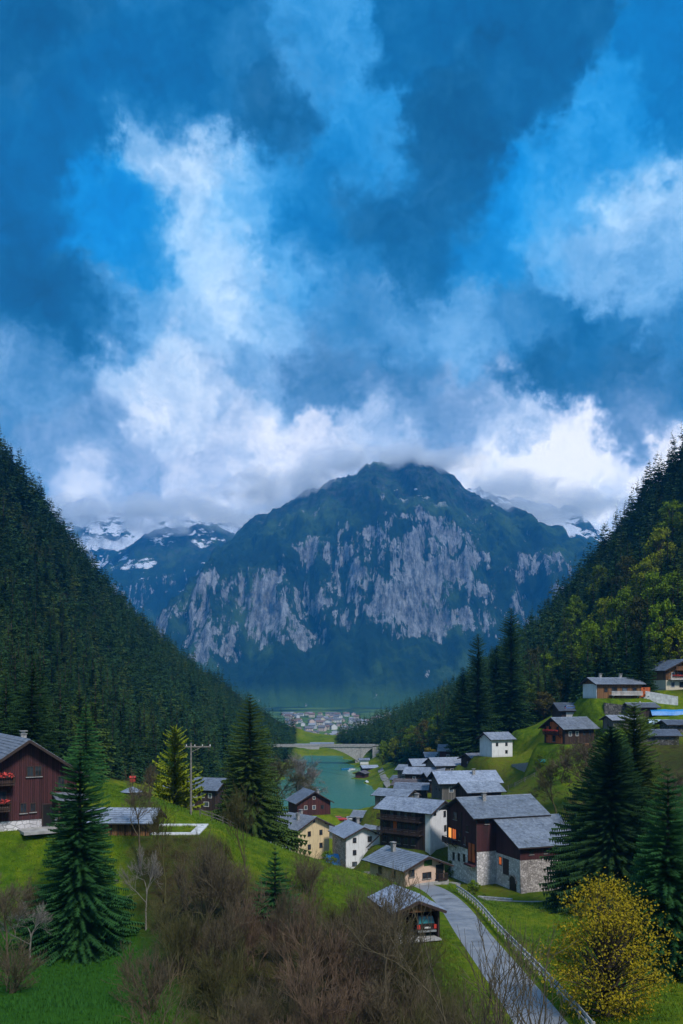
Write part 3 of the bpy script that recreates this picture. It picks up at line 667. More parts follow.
C_metal = plain((.42, .44, .47), .4, .5, .6); C_conc = plain((.36, .35, .34), .9, .2, 0, .3, 1.2); C_concw = plain((.60, .60, .60), .85, .2, 0, .3, 1.0)
C_black = plain((.012, .012, .013), .5); C_rubber = plain((.015, .015, .016), .9); C_red = plain((.55, .05, .035), .5); C_blue = plain((.03, .22, .55), .4)
C_teal = plain((.03, .35, .40), .5); C_flower = plain((.62, .07, .06), .8, .2, 0, .6, 20); C_green = plain((.04, .10, .02), .9, .1, 0, .6, 12); C_brick = plain((.25, .09, .06), .9, .2, 0, .3, 6)
C_pole = plain((.20, .18, .16), .9, .2, 0, .4, 4); C_stone = plain((.30, .29, .28), .9, .2, 0, .4, 4)
def glassf(c, em=None, st=0):
    def f(g):
        g.col(g.mix(g.rng(g.noise(g.co('Object'), 1.2, 2), .4, .6), c, tuple(x*.5 for x in c)))
        if em: g.b.inputs['Emission Color'].default_value = em+(1,); g.b.inputs['Emission Strength'].default_value = st
    return f
K_glass = mat('window_glass', glassf((.035, .045, .06)), .12, .6)
K_sky = mat('pale_window_glass', glassf((.10, .13, .17)), .12, .8)
K_lit = mat('lit_window', glassf((.5, .25, .06), (1.0, .42, .10), .9), .3, .4)
K_lit2 = mat('dim_lit_window', glassf((.5, .14, .04), (1.0, .22, .05), .38), .3, .4)
K_teal = mat('teal_glass', glassf((.02, .16, .17)), .1, .7)
class Face:
    def __init__(s, side, L_, W_, ox=0, oy=0):
        s.h = L_/2 if side in 'EW' else W_/2
        s.n = {'E': (1, 0), 'W': (-1, 0), 'N': (0, 1), 'S': (0, -1)}[side]; s.u = (-s.n[1], s.n[0]); s.o = (ox, oy); s.side = side
    def p(s, u, d): return (s.o[0]+s.n[0]*(s.h+d)+s.u[0]*u, s.o[1]+s.n[1]*(s.h+d)+s.u[1]*u)
    def box(s, b, u, z, d, w, h, t):
        """box centred at u,z; its back at distance d out of the wall, t thick"""
        x, y = s.p(u, d+t/2); sx, sy = (t, w) if s.side in 'EW' else (w, t); return b.box(x, y, z, sx, sy, h)
def window(par, F, u, z, w=.9, h=1.15, pane=None, frame=None, shutter=None, detail=True):
    b = Bx(); f = frame or C_fdark; e = .09
    for a in (-1, 1): F.box(b, u+a*(w/2-e/2), z, 0, e, h, .09)
    for a in (-1, 1): F.box(b, u, z+a*(h/2-e/2), 0, w-2*e, e, .088)
    if detail: F.box(b, u, z, 0, .05, h-2*e, .075)
    fr = b.build('window', f, par)
    F.box(Bx(), 0, 0, 0, 1, 1, 1)
    q = Bx(); F.box(q, u, z, .004, w-2*e, h-2*e, .03); q.build('pane', pane or K_glass, fr)
    if detail:
        q = Bx(); F.box(q, u, z-h/2-.05, 0, w+.2, .08, .18); q.build('sill', C_stone, fr)
    if shutter:
        for a in (-1, 1): q = Bx(); F.box(q, u+a*(w/2+w*.25), z, .003, w*.47, h, .05); q.build('shutter', shutter, fr)
    return fr
def door(par, F, u, z0, w=1.0, h=2.1, m=None, arch=False):
    b = Bx(); F.box(b, u, z0+h/2, .02, w, h, .06); d = b.build('door', m or W_dark, par)
    f = Bx()
    for a in (-1, 1): F.box(f, u+a*(w/2+.06), z0+h/2, 0, .12, h, .12)
    F.box(f, u, z0+h+.06, 0, w+.24, .12, .118); f.build('door_frame', C_trim, d)
    q = Bx(); F.box(q, u+w*.36, z0+h*.48, .08, .05, .16, .06); q.build('handle', C_metal, d)
    return d
def balcony(par, F, u, z, w, dep=1.1, m=None, flowers=False, solid=False, n=None):
    m = m or W_dark; b = Bx(); F.box(b, u, z-.08, 0, w, .16, dep); bl = b.build('balcony', m, par)
    r = Bx(); F.box(r, u, z+.95, dep-.10, w, .09, .10); F.box(r, u, z+.12, dep-.09, w, .07, .07)
    k = int(w/(.22 if not n else n))
    for i in range(k+1): F.box(r, u-w/2+.05+(w-.1)*i/k, z+.53, dep-.075, .11 if not solid else .19, .78, .035)
    for a in (-1, 1):
        x, y = F.p(u+a*(w/2-.04), dep/2); sx, sy = (dep, .05) if F.side in 'EW' else (.05, dep)
        r.box(x, y, z+.95, sx-(.11 if F.side in 'EW' else 0), sy-(0 if F.side in 'EW' else .11), .08)
        F.box(r, u+a*(w/2-.05), z+.45, dep-.10, .1, .9, .1)
    r.build('railing', m, bl)
    k2 = Bx()
    for a in (-.8, .8): x0, y0 = F.p(u+a*w/2, .02); x1, y1 = F.p(u+a*w/2, dep*.8); k2.bar((x0, y0, z-.9), (x1, y1, z-.17), .12)
    k2.build('bracket', m, bl)
    if flowers:
        q = Bx(); F.box(q, u, z+.8, dep+.003, w*.9, .2, .22); q.build('flower_box', C_trim, bl)
        tb = TB(); rs = np.random.RandomState(int(abs(u*100+z*10))); k3 = int(w*60)
        c = np.array([[*F.p(u+rs.uniform(-.45, .45)*w, dep+.12+rs.uniform(-.12, .18)), z+.98+rs.uniform(-.22, .2)] for _ in range(k3)])
        a = rs.normal(size=(k3, 3))*.07; b2 = rs.normal(size=(k3, 3))*.07; V = np.stack([c-a, c+b2, c+a, c-b2], 1).reshape(-1, 3); tb.add(V, np.arange(len(V)).reshape(-1, 4))
        o = link('flowers', tb.mesh('flowers'), [C_flower], bl)
    return bl
def roof_slope(b, x0, x1, y0, z0, y1, z1, th=.16, course=.42, rs=None, wavy=.02):
    """courses of overlapping slates from the eave (y0,z0) up to the ridge (y1,z1)"""
    L_ = math.hypot(y1-y0, z1-z0); n = max(4, int(L_/course)); dy, dz = (y1-y0)/L_, (z1-z0)/L_; ny, nz = -dz, dy
    if nz < 0: ny, nz = -ny, -nz
    rs = rs or random.Random(1); m = max(2, int((x1-x0)/1.1))
    for i in range(n):
        a, c = L_*i/n-.03*(i > 0), L_*(i+1)/n+.05; a = max(a, 0); c = min(c, L_)
        for j in range(m):
            xa = x0+(x1-x0)*j/m+(rs.uniform(-.12, .12) if j else 0)*0; xb = x0+(x1-x0)*(j+1)/m; h = rs.uniform(-wavy, wavy)+.05
            lo = th*.35
            V = []
            for s_, off in ((a, lo+h), (c, lo)):
                for x in (xa, xb): V.append((x, y0+dy*s_+ny*off, z0+dz*s_+nz*off))
            for s_, off in ((a, lo-.055), (c, lo-.055)):
                for x in (xa, xb): V.append((x, y0+dy*s_+ny*off, z0+dz*s_+nz*off))
            b.raw(V, [(0,1,3,2),(5,4,6,7),(0,4,5,1),(1,5,7,3),(3,7,6,2),(2,6,4,0)])
def gable_roof(par, L_, W_, H, pitch, oe, og, m, ox=0, oy=0, course=.42, chim=None, seed=1, low=1.0):
    t = math.tan(R(pitch)); hr = H+t*W_/2; b = Bx(); rs = random.Random(seed)
    for s in (-1, 1): roof_slope(b, ox-L_/2-og, ox+L_/2+og, oy+s*(W_/2+oe), H-t*oe+.10, oy+s*.02, hr+.10, course=course, rs=rs)
    r = b.build('roof', m, par)
    q = Bx(); th = .10
    for s in (-1, 1):                              # boarding under the slates and barge boards
        y0, z0, y1, z1 = oy+s*(W_/2+oe-.03), H-t*(oe-.03)+.0, oy, hr+.0
        q.raw([(ox-L_/2-og+.03, y0, z0), (ox+L_/2+og-.03, y0, z0), (ox+L_/2+og-.03, y1, z1), (ox-L_/2-og+.03, y1, z1),
               (ox-L_/2-og+.03, y0, z0+th), (ox+L_/2+og-.03, y0, z0+th), (ox+L_/2+og-.03, y1, z1+th), (ox-L_/2-og+.03, y1, z1+th)],
              [(3,2,1,0),(4,5,6,7),(0,1,5,4),(1,2,6,5),(3,0,4,7)])
        for e in (-1, 1): q.bar((ox+e*(L_/2+og+.02), y0+s*.04, z0-.02), (ox+e*(L_/2+og+.02), y1, z1-.02), .07, .28)
    for y, z in ((0, hr-.18), (W_*.36, H+t*W_*.14-.18), (-W_*.36, H+t*W_*.14-.18)): q.box(ox, oy+y, z, L_+2*og-.2, .16, .2)
    q.build('eaves_board', C_trim, r)
    q = Bx(); q.prism([(oy-.2, hr+.16-t*.2), (oy, hr+.24), (oy+.2, hr+.16-t*.2), (oy, hr+.12)], ox-L_/2-og, ox+L_/2+og); q.build('ridge_cap', m, r)
    for c in (chim or []):
        cx_, cy_ = c[0], c[1]; z = hr-t*abs(cy_)+.1; q = Bx(); q.box(ox+cx_, oy+cy_, z+.25, .7, .6, 1.9); q.box(ox+cx_, oy+cy_, z+1.25, .85, .75, .1)
        q.box(ox+cx_, oy+cy_, z+1.42, .5, .4, .24); q.box(ox+cx_, oy+cy_, z+1.58, .95, .85, .07); q.build('chimney', C_stone, r)
    return r
def walls(par, L_, W_, H, pitch, ml, mu=None, split=0, ox=0, oy=0, zb=-1.2):
    t = math.tan(R(pitch)); hr = H+t*W_/2; w2 = W_/2
    if mu and split > 0:
        b = Bx(); b.box(ox, oy, (zb+split)/2, L_, W_, split-zb); b.build('wall', ml, par)
        b = Bx(); e = .06; b.prism([(oy-w2-e, split), (oy+w2+e, split), (oy+w2+e, H-t*e), (oy, hr-.0), (oy-w2-e, H-t*e)], ox-L_/2-e, ox+L_/2+e); b.build('upper_wall', mu, par)
    else:
        b = Bx(); b.prism([(oy-w2, zb), (oy+w2, zb), (oy+w2, H), (oy, hr), (oy-w2, H)], ox-L_/2, ox+L_/2); b.build('wall', ml, par)
def place(px, py, Y): x, y, z = P(px, py, Y); return x, y, z
def house(name, label, cat, px, py, Y, yaw, L_, W_, H, pitch, ml, mu=None, split=0, roof=None, oe=.8, og=.9, chim=None, group=None, wins=(), front=None, pad=True, course=.42, seed=1):
    """front: 'E'/'W'/'S' - px,py,Y then give the centre of that wall's foot instead of the footprint's centre"""
    x, y, z = place(px, py, Y); yw = R(yaw); c, s = math.cos(yw), math.sin(yw)
    if front == 'E': x -= c*L_/2; y -= s*L_/2
    if front == 'W': x += c*L_/2; y += s*L_/2
    if front == 'S': x -= s*W_/2; y += c*W_/2
    e = empty(name, (x, y, z), yw); tag(e, label, cat, group)
    if pad: flatten_pad(x, y, z-.05, L_/2+.8, W_/2+.8, yw, 5.0)
    walls(e, L_, W_, H, pitch, ml, mu, split); gable_roof(e, L_, W_, H, pitch, oe, og, roof or T_slate, chim=chim, course=course, seed=seed)
    big = FPX/Y*1.0 > 5.0
    e_ = .06 if mu and split > 0 else 0
    for w_ in wins:                                # (face, u, z, w, h, pane, frame, shutter)
        a = list(w_)+[None]*(8-len(w_)); ee = e_ if a[2] > split else 0
        F = Face(a[0], L_+2*ee, W_+2*ee); window(e, F, a[1], a[2], a[3] or .9, a[4] or 1.15, a[5], a[6], a[7], detail=big)
    return e
# ================================================================ THE VILLAGE
# -- maroon chalet on the left knoll
h = house('chalet', 'dark maroon timber chalet with two flowered balconies at the left edge, beside the big spruce', 'chalet', 27, 829, 97, -58, 13, 10.5, 6.0, 34,
          S_white, W_mar, 1.0, T_mid, 1.3, 1.3, [(-2, 1.5)], front='E', wins=[('E', -3.2, 6.3, 1.0, 1.2), ('E', .3, 6.2, .75, 1.15), ('E', 1.15, 6.2, .75, 1.15), ('E', 3.6, 4.9, .8, 1.3), ('E', -.4, 2.3, .7, 1.1), ('E', .6, 2.3, .6, 1.0), ('E', -4.2, 3.4, 1.0, 1.6), ('N', 2, 3.5), ('N', -2, 3.5), ('S', 2, 3.5), ('S', -2, 3.5)])
FE = Face('E', 13.12, 10.62); balcony(h, FE, -3.3, 5.05, 3.6, 1.2, W_dark, True, True); balcony(h, FE, -3.6, 2.3, 3.4, 1.2, W_dark, True, True)
window(h, FE, -2.6, 3.4, 1.0, 1.7); door(h, FE, 2.2, .2, 1.1, 2.3, C_black)
b = Bx(); b.raw([(6.5, 2.6, 3.6), (8.6, 2.6, 3.0), (8.6, 6.0, 3.0), (6.5, 6.0, 3.6), (6.5, 2.6, 3.75), (8.6, 2.6, 3.15), (8.6, 6.0, 3.15), (6.5, 6.0, 3.75)], [(3,2,1,0),(4,5,6,7),(0,1,5,4),(1,2,6,5),(2,3,7,6),(3,0,4,7)])
pr = b.build('porch_roof', T_mid, h); b = Bx()
for yy in (2.9, 5.7): b = Bx(); b.box(8.4, yy, 1.45, .2, .2, 3.1); b.build('post', W_dark, pr)
door(h, FE, 4.2, .2, 1.2, 2.2, C_black)
b = Bx(); b.box(8.0, 3, -.05, 3.2, 8, .3); b.build('terrace', C_conc, h)
# -- open wood store on the meadow
x, y, z = P(124, 832, 98); flatten_pad(x+2, y+1, z-.05, 7, 4, 0, 4)
e = empty('wood_store', (x, y, z), R(-3)); tag(e, 'low wood store with a slate roof on the green knoll behind the left spruce', 'shed')
walls(e, 6.6, 4.2, 1.5, 24, W_warm); gable_roof(e, 6.6, 4.2, 1.5, 24, .7, .7, T_pale, seed=4)
b = Bx()
for i in range(9): b.cyl((-3.0+i*.75, -2.16, .0), (-3.0+i*.75, -2.16, 1.4), .06, k=6)
b.build('post', W_dark, e)
b = Bx(); b.box(1.6, -1.2, .02, 13, 1.0, .14); b.box(7.9, 1.6, .02, 1.1, 6.5, .13); b.box(5.6, 5.0, .02, 5.6, .9, .14); b.box(-4.3, .6, .02, 1.3, 3.4, .13)
o = b.build('paving_slab', C_concw); o.location = (x, y, z); tag(o, 'pale paved strip bending round the wood store on the knoll', 'paving')
x, y, z = P(132, 797, 124); e = empty('garden_well', (x, y, gz(x, y)), 0); tag(e, 'round stone well cover with a cone of slates on the meadow crest', 'well')
b = Bx(); b.cyl((0, 0, -.3), (0, 0, .35), 1.2, k=18); b.build('stone_ring', S_wall, e); b = Bx(); b.cyl((0, 0, .35), (0, 0, 1.0), 1.6, .15, 18); b.build('cone_roof', T_pale, e)
e = empty('red_lantern', (x+.1, y, gz(x, y)+1.0), 0); tag(e, 'small red lantern box on a short post above the stone well', 'lantern')
b = Bx(); b.cyl((0, 0, -.1), (0, 0, .7), .05, k=6); b.build('post', C_trim, e); b = Bx(); b.box(0, 0, .95, .6, .6, .6); b.prism([(-.4, 1.25), (.4, 1.25), (0, 1.5)], -.4, .4); b.build('lantern_box', C_red, e)
# -- utility pole
x, y, _ = P(191, 807, 118); z = gz(x, y); e = empty('utility_pole', (x, y, z), 0); tag(e, 'grey utility pole with a crossarm on the knoll beside the yellow-green larch', 'utility pole')
b = Bx(); b.cyl((0, 0, -.5), (0, 0, 9.4), .16, .11, 8); b.build('pole', C_pole, e)
b = Bx(); b.box(.9, 0, 8.9, 3.4, .14, .16); b.bar((.1, 0, 8.2), (1.3, 0, 8.85), .07); b.build('crossarm', C_pole, e)
for q in (-.6, .5, 1.5, 2.5): b = Bx(); b.cyl((q, 0, 8.97), (q, 0, 9.2), .07, .05, 8); b.build('insulator', C_frame, e)
cu = TB()
for q in (-.6, 2.5):
    for (dx, dy, dz) in ((62, 95, -17), (-95, 5, 4)):
        t = np.linspace(0, 1, 24); pts = np.stack([x+q+dx*t, y+dy*t, z+9.2+dz*t-6*t*(1-t)], 1); tube(cu, pts, np.full(24, .016), 3)
tag(link('power_line', cu.mesh('power_line'), [C_black]), 'thin dark power wires strung from the pole across the valley', 'cable')
# -- houses seen past the knoll
house('house', 'dark timber house with pale window frames just past the knoll, right of the pole', 'house', 207, 808, 222, -20, 9, 8, 5.2, 28, W_dark, roof=T_mid, wins=[('S', -3, 3.6, 1, 1.2, K_sky, C_frame), ('S', -1, 3.6, 1, 1.2, K_sky, C_frame), ('S', 1, 3.6, 1, 1.2, K_sky, C_frame), ('S', 3, 3.6, 1, 1.2, K_sky, C_frame), ('S', -2, 1.5, 1.4, 1.2, K_sky, C_frame), ('S', 2, 1.5, 1.4, 1.2, K_sky, C_frame)], group=None)
house('house', 'low house with a pale roof just above the knoll edge, left of the timber house', 'house', 183, 800, 236, -12, 8, 7, 3.2, 24, P_grey, roof=T_pale, wins=[('S', -2, 1.8), ('S', 0, 1.8), ('S', 2, 1.8)])
# -- yellow and white house
h = house('house', 'yellow gabled house with a long white side wall, lowest houses left of the lane', 'house', 314, 858, 200, -48, 13.5, 9, 7.0, 25, P_yellow, roof=T_slate, oe=.9, og=.9, chim=[(0, 1.8), (3.5, -2)], front='E',
          wins=[('E', 2.0, 5.5), ('E', 2.0, 2.6), ('E', -1.4, 5.5), ('E', -1.4, 2.6), ('E', 0, 8.2, .6, .7)])
b = Bx(); b.box(-1.2, -4.53, 2.75, 11, .12, 7.9); b.build('side_wall', P_white, h)
FS = Face('S', 13.5, 9.25)
for u_ in (-5.5, -3.6, -1.8, 0): window(h, FS, u_, 5.1, 1.2, 1.5); window(h, FS, u_, 2.0, 1.2, 1.4)
window(h, FS, 2.4, 4.6, 1.3, 2.2); balcony(h, FS, -2.8, .7, 8.5, 1.3, C_concw); door(h, FS, 3.2, .1)
# -- white house
h = house('house', 'square white house with six small dark windows in its gable, centre of the village', 'house', 363, 868, 192, -72, 9.5, 7.6, 6.9, 26, P_white, roof=T_slate, chim=[(-2.2, 1.2)], front='E',
          wins=[('E', -1.9, 6.0, .8, 1.1), ('E', 1.5, 6.1, .9, 1.2), ('E', -1.9, 3.4, .8, 1.1), ('E', 1.5, 3.5, .9, 1.2), ('E', -1.9, .95, 1.1, 1.0, K_sky), ('E', 1.5, .9, 1.2, 1.0, K_sky), ('S', -2, 5), ('S', 2, 5), ('S', -2, 2.4)])
b = Bx(); b.box(0, -3.83, 2.85, 9.3, .1, 7.9); b.build('side_wall', S_wall, h)
# -- dark red house by the lake, low buildings and lane
h = house('house', 'dark red boarded house between the bare lakeside tree and the water', 'house', 314, 815, 258, -70, 9, 10, 3.8, 30, W_red, roof=T_mid, chim=[(-1, 3)], front='E', wins=[('E', -2.5, 2.2, 1, 1.2, K_sky, C_frame), ('E', 0, 2.2, 1, 1.2, K_sky, C_frame), ('E', 2.5, 2.2, 1, 1.2), ('E', 0, 4.9, .8, .9, K_sky, C_frame)])
house('outbuilding', 'low outbuilding with a flat grey roof between the yellow and the white house', 'outbuilding', 342, 838, 232, -30, 7, 5, 2.4, 10, P_grey, roof=T_pale, wins=[('S', 0, 1.3)])
house('outbuilding', 'pale roofed outbuilding behind the white house next to the parked cars', 'outbuilding', 386, 838, 228, -25, 9, 6, 2.6, 14, P_cream, roof=T_pale, wins=[('S', -1, 1.3), ('S', 2, 1.3)])
# -- dark balconied house with the white end
h = house('house', 'tall house with dark timber balconies and a white end wall, left of the big chalet', 'house', 441, 848, 186, -38, 12.5, 8.2, 8.0, 23, P_white, roof=T_slate, oe=1.2, og=1.0, chim=[(-1.0, 2.0)], front='E',
          wins=[('E', 1.4, 6.9, .9, 1.3), ('E', -2.4, 7.4, .9, .9), ('E', 1.6, 3.9, .9, 1.3), ('E', 0, 9.3, .5, .5)])
b = Bx(); b.box(-.6, -4.16, 3.7, 11.2, .12, 8.5); b.build('side_wall', W_dark, h); FS = Face('S', 12.5, 8.46)
for z_ in (3.0, 5.7): balcony(h, FS, -.8, z_, 10.6, 1.4, W_dark)
for u_ in (-5, -3.2, -1.4, .4, 2.2):
    window(h, FS, u_, 6.9, .9, 1.6, K_sky if u_ > -4 else None, C_fdark); window(h, FS, u_, 4.2, .9, 1.6, None, C_fdark); window(h, FS, u_, 1.4, .9, 1.4)
door(h, FS, -2.3, 3.1, 1.0, 2.1, W_orange); b = Bx(); b.bar((-8, -6.5, -.5), (-4.5, -5.4, 3.0), .9, .15); b.build('stair', W_dark, h)
# -- peach house
h = house('house', 'low peach plaster house with a broad slate roof, above the garage', 'house', 425, 886, 146, -58, 10, 8.0, 3.3, 21, P_peach, roof=T_slate, oe=1.1, og=1.0, chim=[(-2.5, -1.0)], front='E',
          wins=[('E', -2.7, 2.35, 1.1, 1.1), ('E', -.1, 1.7, .9, 1.0, None, C_fdark), ('E', .8, 1.7, .9, 1.0, None, C_fdark), ('S', -2, 1.8), ('S', 2, 1.8)])
FE = Face('E', 10, 8); b = Bx(); FE.box(b, 3.0, 1.9, .01, 1.6, 2.6, .06); b.build('recess_shade_panel', C_black, h); balcony(h, FE, 3.0, .9, 1.9, 1.0, W_dark)  # flat black panel on the wall, its colour standing in for a recess's shade
b = Bx(); FE.box(b, .6, 3.7, .01, 1.6, .9, .05); b.build('gable_panel', C_green, h)
b = Bx(); b.box(5.7, .5, .25, .25, 7.5, .9); b.build('low_wall', C_conc, h)
# -- garage with the dark van
gx, gy, gz0 = P(417, 939, 88); e = empty('garage', (gx, gy, gz0), R(-74)); tag(e, 'open-fronted garage with a slate roof beside the wet road', 'garage')
flatten_pad(gx-.3*3, gy+3, gz0-.08, 3.4, 3.2, R(-74), 3.5)
L_, W_ = 6.4, 4.6; ex = -L_/2
for yy in (-W_/2, W_/2): b = Bx(); b.box(ex, yy, 1.0, L_, .16, 3.6); b.build('side_wall', W_dark, e)
b = Bx(); b.box(-L_, 0, 1.0, .16, W_-.2, 3.6); b.build('back_wall', W_dark, e)
b = Bx(); b.prism([(-W_/2, 2.6), (W_/2, 2.6), (W_/2, 2.8), (0, 3.75), (-W_/2, 2.8)], -.12, .02); b.build('gable', W_warm, e)
gable_roof(e, L_, W_, 2.8, 22, .55, .6, T_slate, ox=ex, chim=None, seed=9)
b = Bx(); b.box(ex, 0, -.04, L_+1.5, W_, .12); b.build('floor', C_conc, e)
def car(name, label, px, py, Y, yaw, paint, group=None, s=1.0, tall=0.0, zz=None, plate=False):
    x, y, z = P(px, py, Y); z = gz(x, y)+.06 if zz is None else zz; e = empty(name, (x, y, z), R(yaw)); e.scale = (s, s, s); tag(e, label, 'car', group)
    b = Bx(); w = .92                              # body lofted along x (front +x)
    prof = [(-2.15, .38, .78), (-2.2, .42, .98+tall*.4), (-1.2, .30, 1.02+tall*.4), (.9, .30, .98+tall*.2), (1.95, .34, .82), (2.2, .42, .62)]
    V = []; Q = []
    for (x_, z0, z1) in prof:
        i = .82 if x_ > 2.1 or x_ < -2.17 else 1; V += [(x_, -w*i, z0), (x_, -w*i*1.02, (z0+z1)/2), (x_, -w*.93*i, z1), (x_, w*.93*i, z1), (x_, w*i*1.02, (z0+z1)/2), (x_, w*i, z0)]
    for i in range(len(prof)-1):
        for k in range(6): Q.append((i*6+k, i*6+(k+1) % 6, (i+1)*6+(k+1) % 6, (i+1)*6+k))
    Q += [(0, 5, 4, 1), (1, 4, 3, 2)]; n = 6*(len(prof)-1); Q += [(n+1, n+4, n+5, n), (n+2, n+3, n+4, n+1)]
    b.raw(V, Q); b.build('body', paint, e, .04)
    t = 1.45+tall; b = Bx()
    cab = [(-2.05, .97), (-1.75, t), (.15, t+.02), (1.0, .97)]; V = [(x_, sg*(.84 if z_ < 1.2 else .68), z_) for sg in (-1, 1) for (x_, z_) in cab]
    b.raw(V, [(0, 1, 2, 3), (7, 6, 5, 4), (0, 4, 5, 1), (1, 5, 6, 2), (2, 6, 7, 3)]); cb_ = b.build('cabin', paint, e, .03)
    b = Bx(); b.raw([(-2.03, -.70, 1.06), (-2.03, .70, 1.06), (-1.83, .60, t-.1), (-1.83, -.60, t-.1)], [(0, 3, 2, 1)]); o = b.build('rear_window', K_teal if plate else K_glass, e); o.location = (-.035, 0, 0)
    b = Bx(); b.raw([(.98, -.72, 1.04), (.98, .72, 1.04), (.30, .60, t-.06), (.30, -.60, t-.06)], [(0, 1, 2, 3)]); o = b.build('windscreen', K_glass, e); o.location = (.045, 0, .01)
    for sg in (-1, 1):
        b = Bx(); b.raw([(-1.75, sg*.835, 1.05), (.72, sg*.835, 1.05), (.1, sg*.72, t-.12), (-1.6, sg*.72, t-.12)], [(0, 1, 2, 3) if sg < 0 else (3, 2, 1, 0)]); o = b.build('side_window', K_glass, e); o.location = (0, sg*.02, 0)
        b = Bx(); b.box(-2.22, sg*.74, .84, .08, .26, .34); b.build('tail_light', C_red, e)
        b = Bx(); b.box(2.13, sg*.62, .68, .1, .32, .16); b.build('headlight', C_frame, e)
        for xx in (-1.35, 1.35):
            b = Bx(); b.cyl((xx, sg*.74, .33), (xx, sg*.94, .33), .33, k=16); wh = b.build('wheel', C_rubber, e)
            b = Bx(); b.cyl((xx, sg*.93, .33), (xx, sg*.955, .33), .2, k=12); b.build('rim', C_metal, wh)
    b = Bx(); b.box(-2.24, 0, .48, .12, 1.6, .14); b.build('bumper', C_metal if plate else C_black, e)
    if plate: b = Bx(); b.box(-2.27, 0, .78, .03, .52, .13); b.build('plate', C_frame, e)
    return e
PAINT_d = plain((.03, .018, .02), .25, .6); PAINT_s = plain((.35, .36, .38), .3, .6, .4); PAINT_w = plain((.7, .7, .72), .3, .5); PAINT_r = plain((.42, .03, .03), .3, .5); PAINT_b = plain((.04, .10, .25), .3, .5)
car('parked_car', 'dark car with red tail lights parked in the open garage by the road', 418.5, 939, 91.2, 104, PAINT_d, s=1.18, tall=.25, zz=gz0+.03, plate=True)
# -- the big double chalet
bx_, by_, bz_ = P(463, 880, 172); yaw = 20; c, s_ = math.cos(R(yaw)), math.sin(R(yaw)); L1, W1 = 14, 12
ox_, oy_ = bx_+c*L1/2+.0, by_+s_*L1/2+1.5; e = empty('big_chalet', (ox_, oy_, 13.2), R(yaw)); tag(e, 'largest chalet, maroon boards over rough stone with a lower stone wing', 'chalet')
flatten_pad(ox_, oy_, 13.1, L1/2+1.5, W1/2+1, R(yaw), 5); flatten_pad(ox_+4+3.4, oy_-9.5, 13.6, 8, 5, R(yaw), 5)
walls(e, L1, W1, 13.3, 24, S_white, W_mar, 6.6); gable_roof(e, L1, W1, 13.3, 24, 1.1, 1.3, T_slate, chim=[(-3.0, -1.4)], seed=2)
FW = Face('W', L1+.14, W1+.14); FW0 = Face('W', L1+.02, W1)
for u_, z_, w_, h_, p_ in ((-2.6, 12.2, 1.5, 1.5, K_sky), (2.4, 10.4, .8, 1.2, None)): window(e, FW, u_, z_, w_, h_, p_)
window(e, FW, -4.8, 8.6, 1.4, 2.1, K_lit); window(e, FW, -3.0, 8.6, 1.7, 2.1, K_lit2); window(e, FW, -.8, 8.4, .9, 1.4)
balcony(e, FW, -3.8, 6.9, 4.4, 1.3, W_dark, False, True)
for u_, z_ in ((1.4, 8.0), (1.0, 4.6), (-3.4, 4.2), (-1.2, 4.4)): window(e, FW if z_ > 6.6 else FW0, u_, z_, .8, 1.5)
b = Bx()
for u_ in (3.6, 4.9): FW.box(b, u_, 6.2, .1, .95, 3.4, .1)
b.build('shutter', W_orange, e); b = Bx(); FW.box(b, 4.25, 6.2, .0, 3.2, 4.6, .09); FW.box(b, 4.25, 3.9, .1, 3.0, .3, .9); b.build('oriel', W_mar, e)
b = Bx()
for u_ in (-6.0, 0, 6.0): FW.box(b, u_, 9.9, .0, .22, 6.6, .12)
FW.box(b, 0, 6.75, .0, 12.2, .3, .16); b.build('beam', C_trim, e)
FS1 = Face('S', L1+.14, W1+.14)
for u_ in (-5, -2): window(e, FS1, u_, 12.2, .9, 1.0)
# wing
L2, W2 = 12.5, 8.5; wx, wy = 3.3, -W1/2-W2/2-.07; zl, zh = 9.0, 12.7
b = Bx(); b.box(wx, wy, 2.4, L2, W2, 7.8); b.build('wing_wall', S_wall, e)
b = Bx(); b.prism([(wy-W2/2-.06, 6.3), (wy+W2/2, 6.3), (wy+W2/2, zh), (wy-W2/2-.06, zl)], wx-L2/2-.06, wx+L2/2+.06); b.build('wing_upper_wall', W_mar, e)
b = Bx(); roof_slope(b, wx-L2/2-1.0, wx+L2/2+1.2, wy-W2/2-1.1, zl-.35, wy+W2/2+.0, zh+.18, rs=random.Random(5)); rr = b.build('wing_roof', T_slate, e)
b = Bx(); b.bar((wx-L2/2-1.0, wy-W2/2-1.1, zl-.45), (wx-L2/2-1.0, wy+W2/2, zh+.05), .08, .3); b.box(wx+.1, wy-W2/2-1.05, zl-.42, L2+2.1, .1, .22)
for i in range(9): b.bar((wx-L2/2-.6+i*1.65, wy-W2/2-1.0, zl-.45), (wx-L2/2-.6+i*1.65, wy-W2/2+.2, zl+.05), .12)
b.build('eaves_board', C_trim, rr)
FW2 = Face('W', L2+.02, W2, wx, wy); b = Bx(); FW2.box(b, 0, 3.2, 0, W2, 6.2, .04); b.build('lime_render', S_white, e)
window(e, Face('W', L2+.1, W2, wx, wy), -.6, 4.3, 2.0, 2.9, C_trim, C_fdark); window(e, Face('W', L2+.1, W2, wx, wy), -2.6, 5.0, 1.0, 1.5, K_lit2, W_warm)
b = Bx(); pts = [(-1.15, 0), (1.15, 0), (1.15, 1.9)]+[(1.15*math.cos(a), 1.9+1.15*math.sin(a)) for a in np.linspace(.3, 2.84, 8)]+[(-1.15, 1.9)]
b.prism([(wy-1.9+p[0], p[1]) for p in pts], wx-L2/2-.14, wx-L2/2-.02); dd = b.build('arched_door', C_black, e)
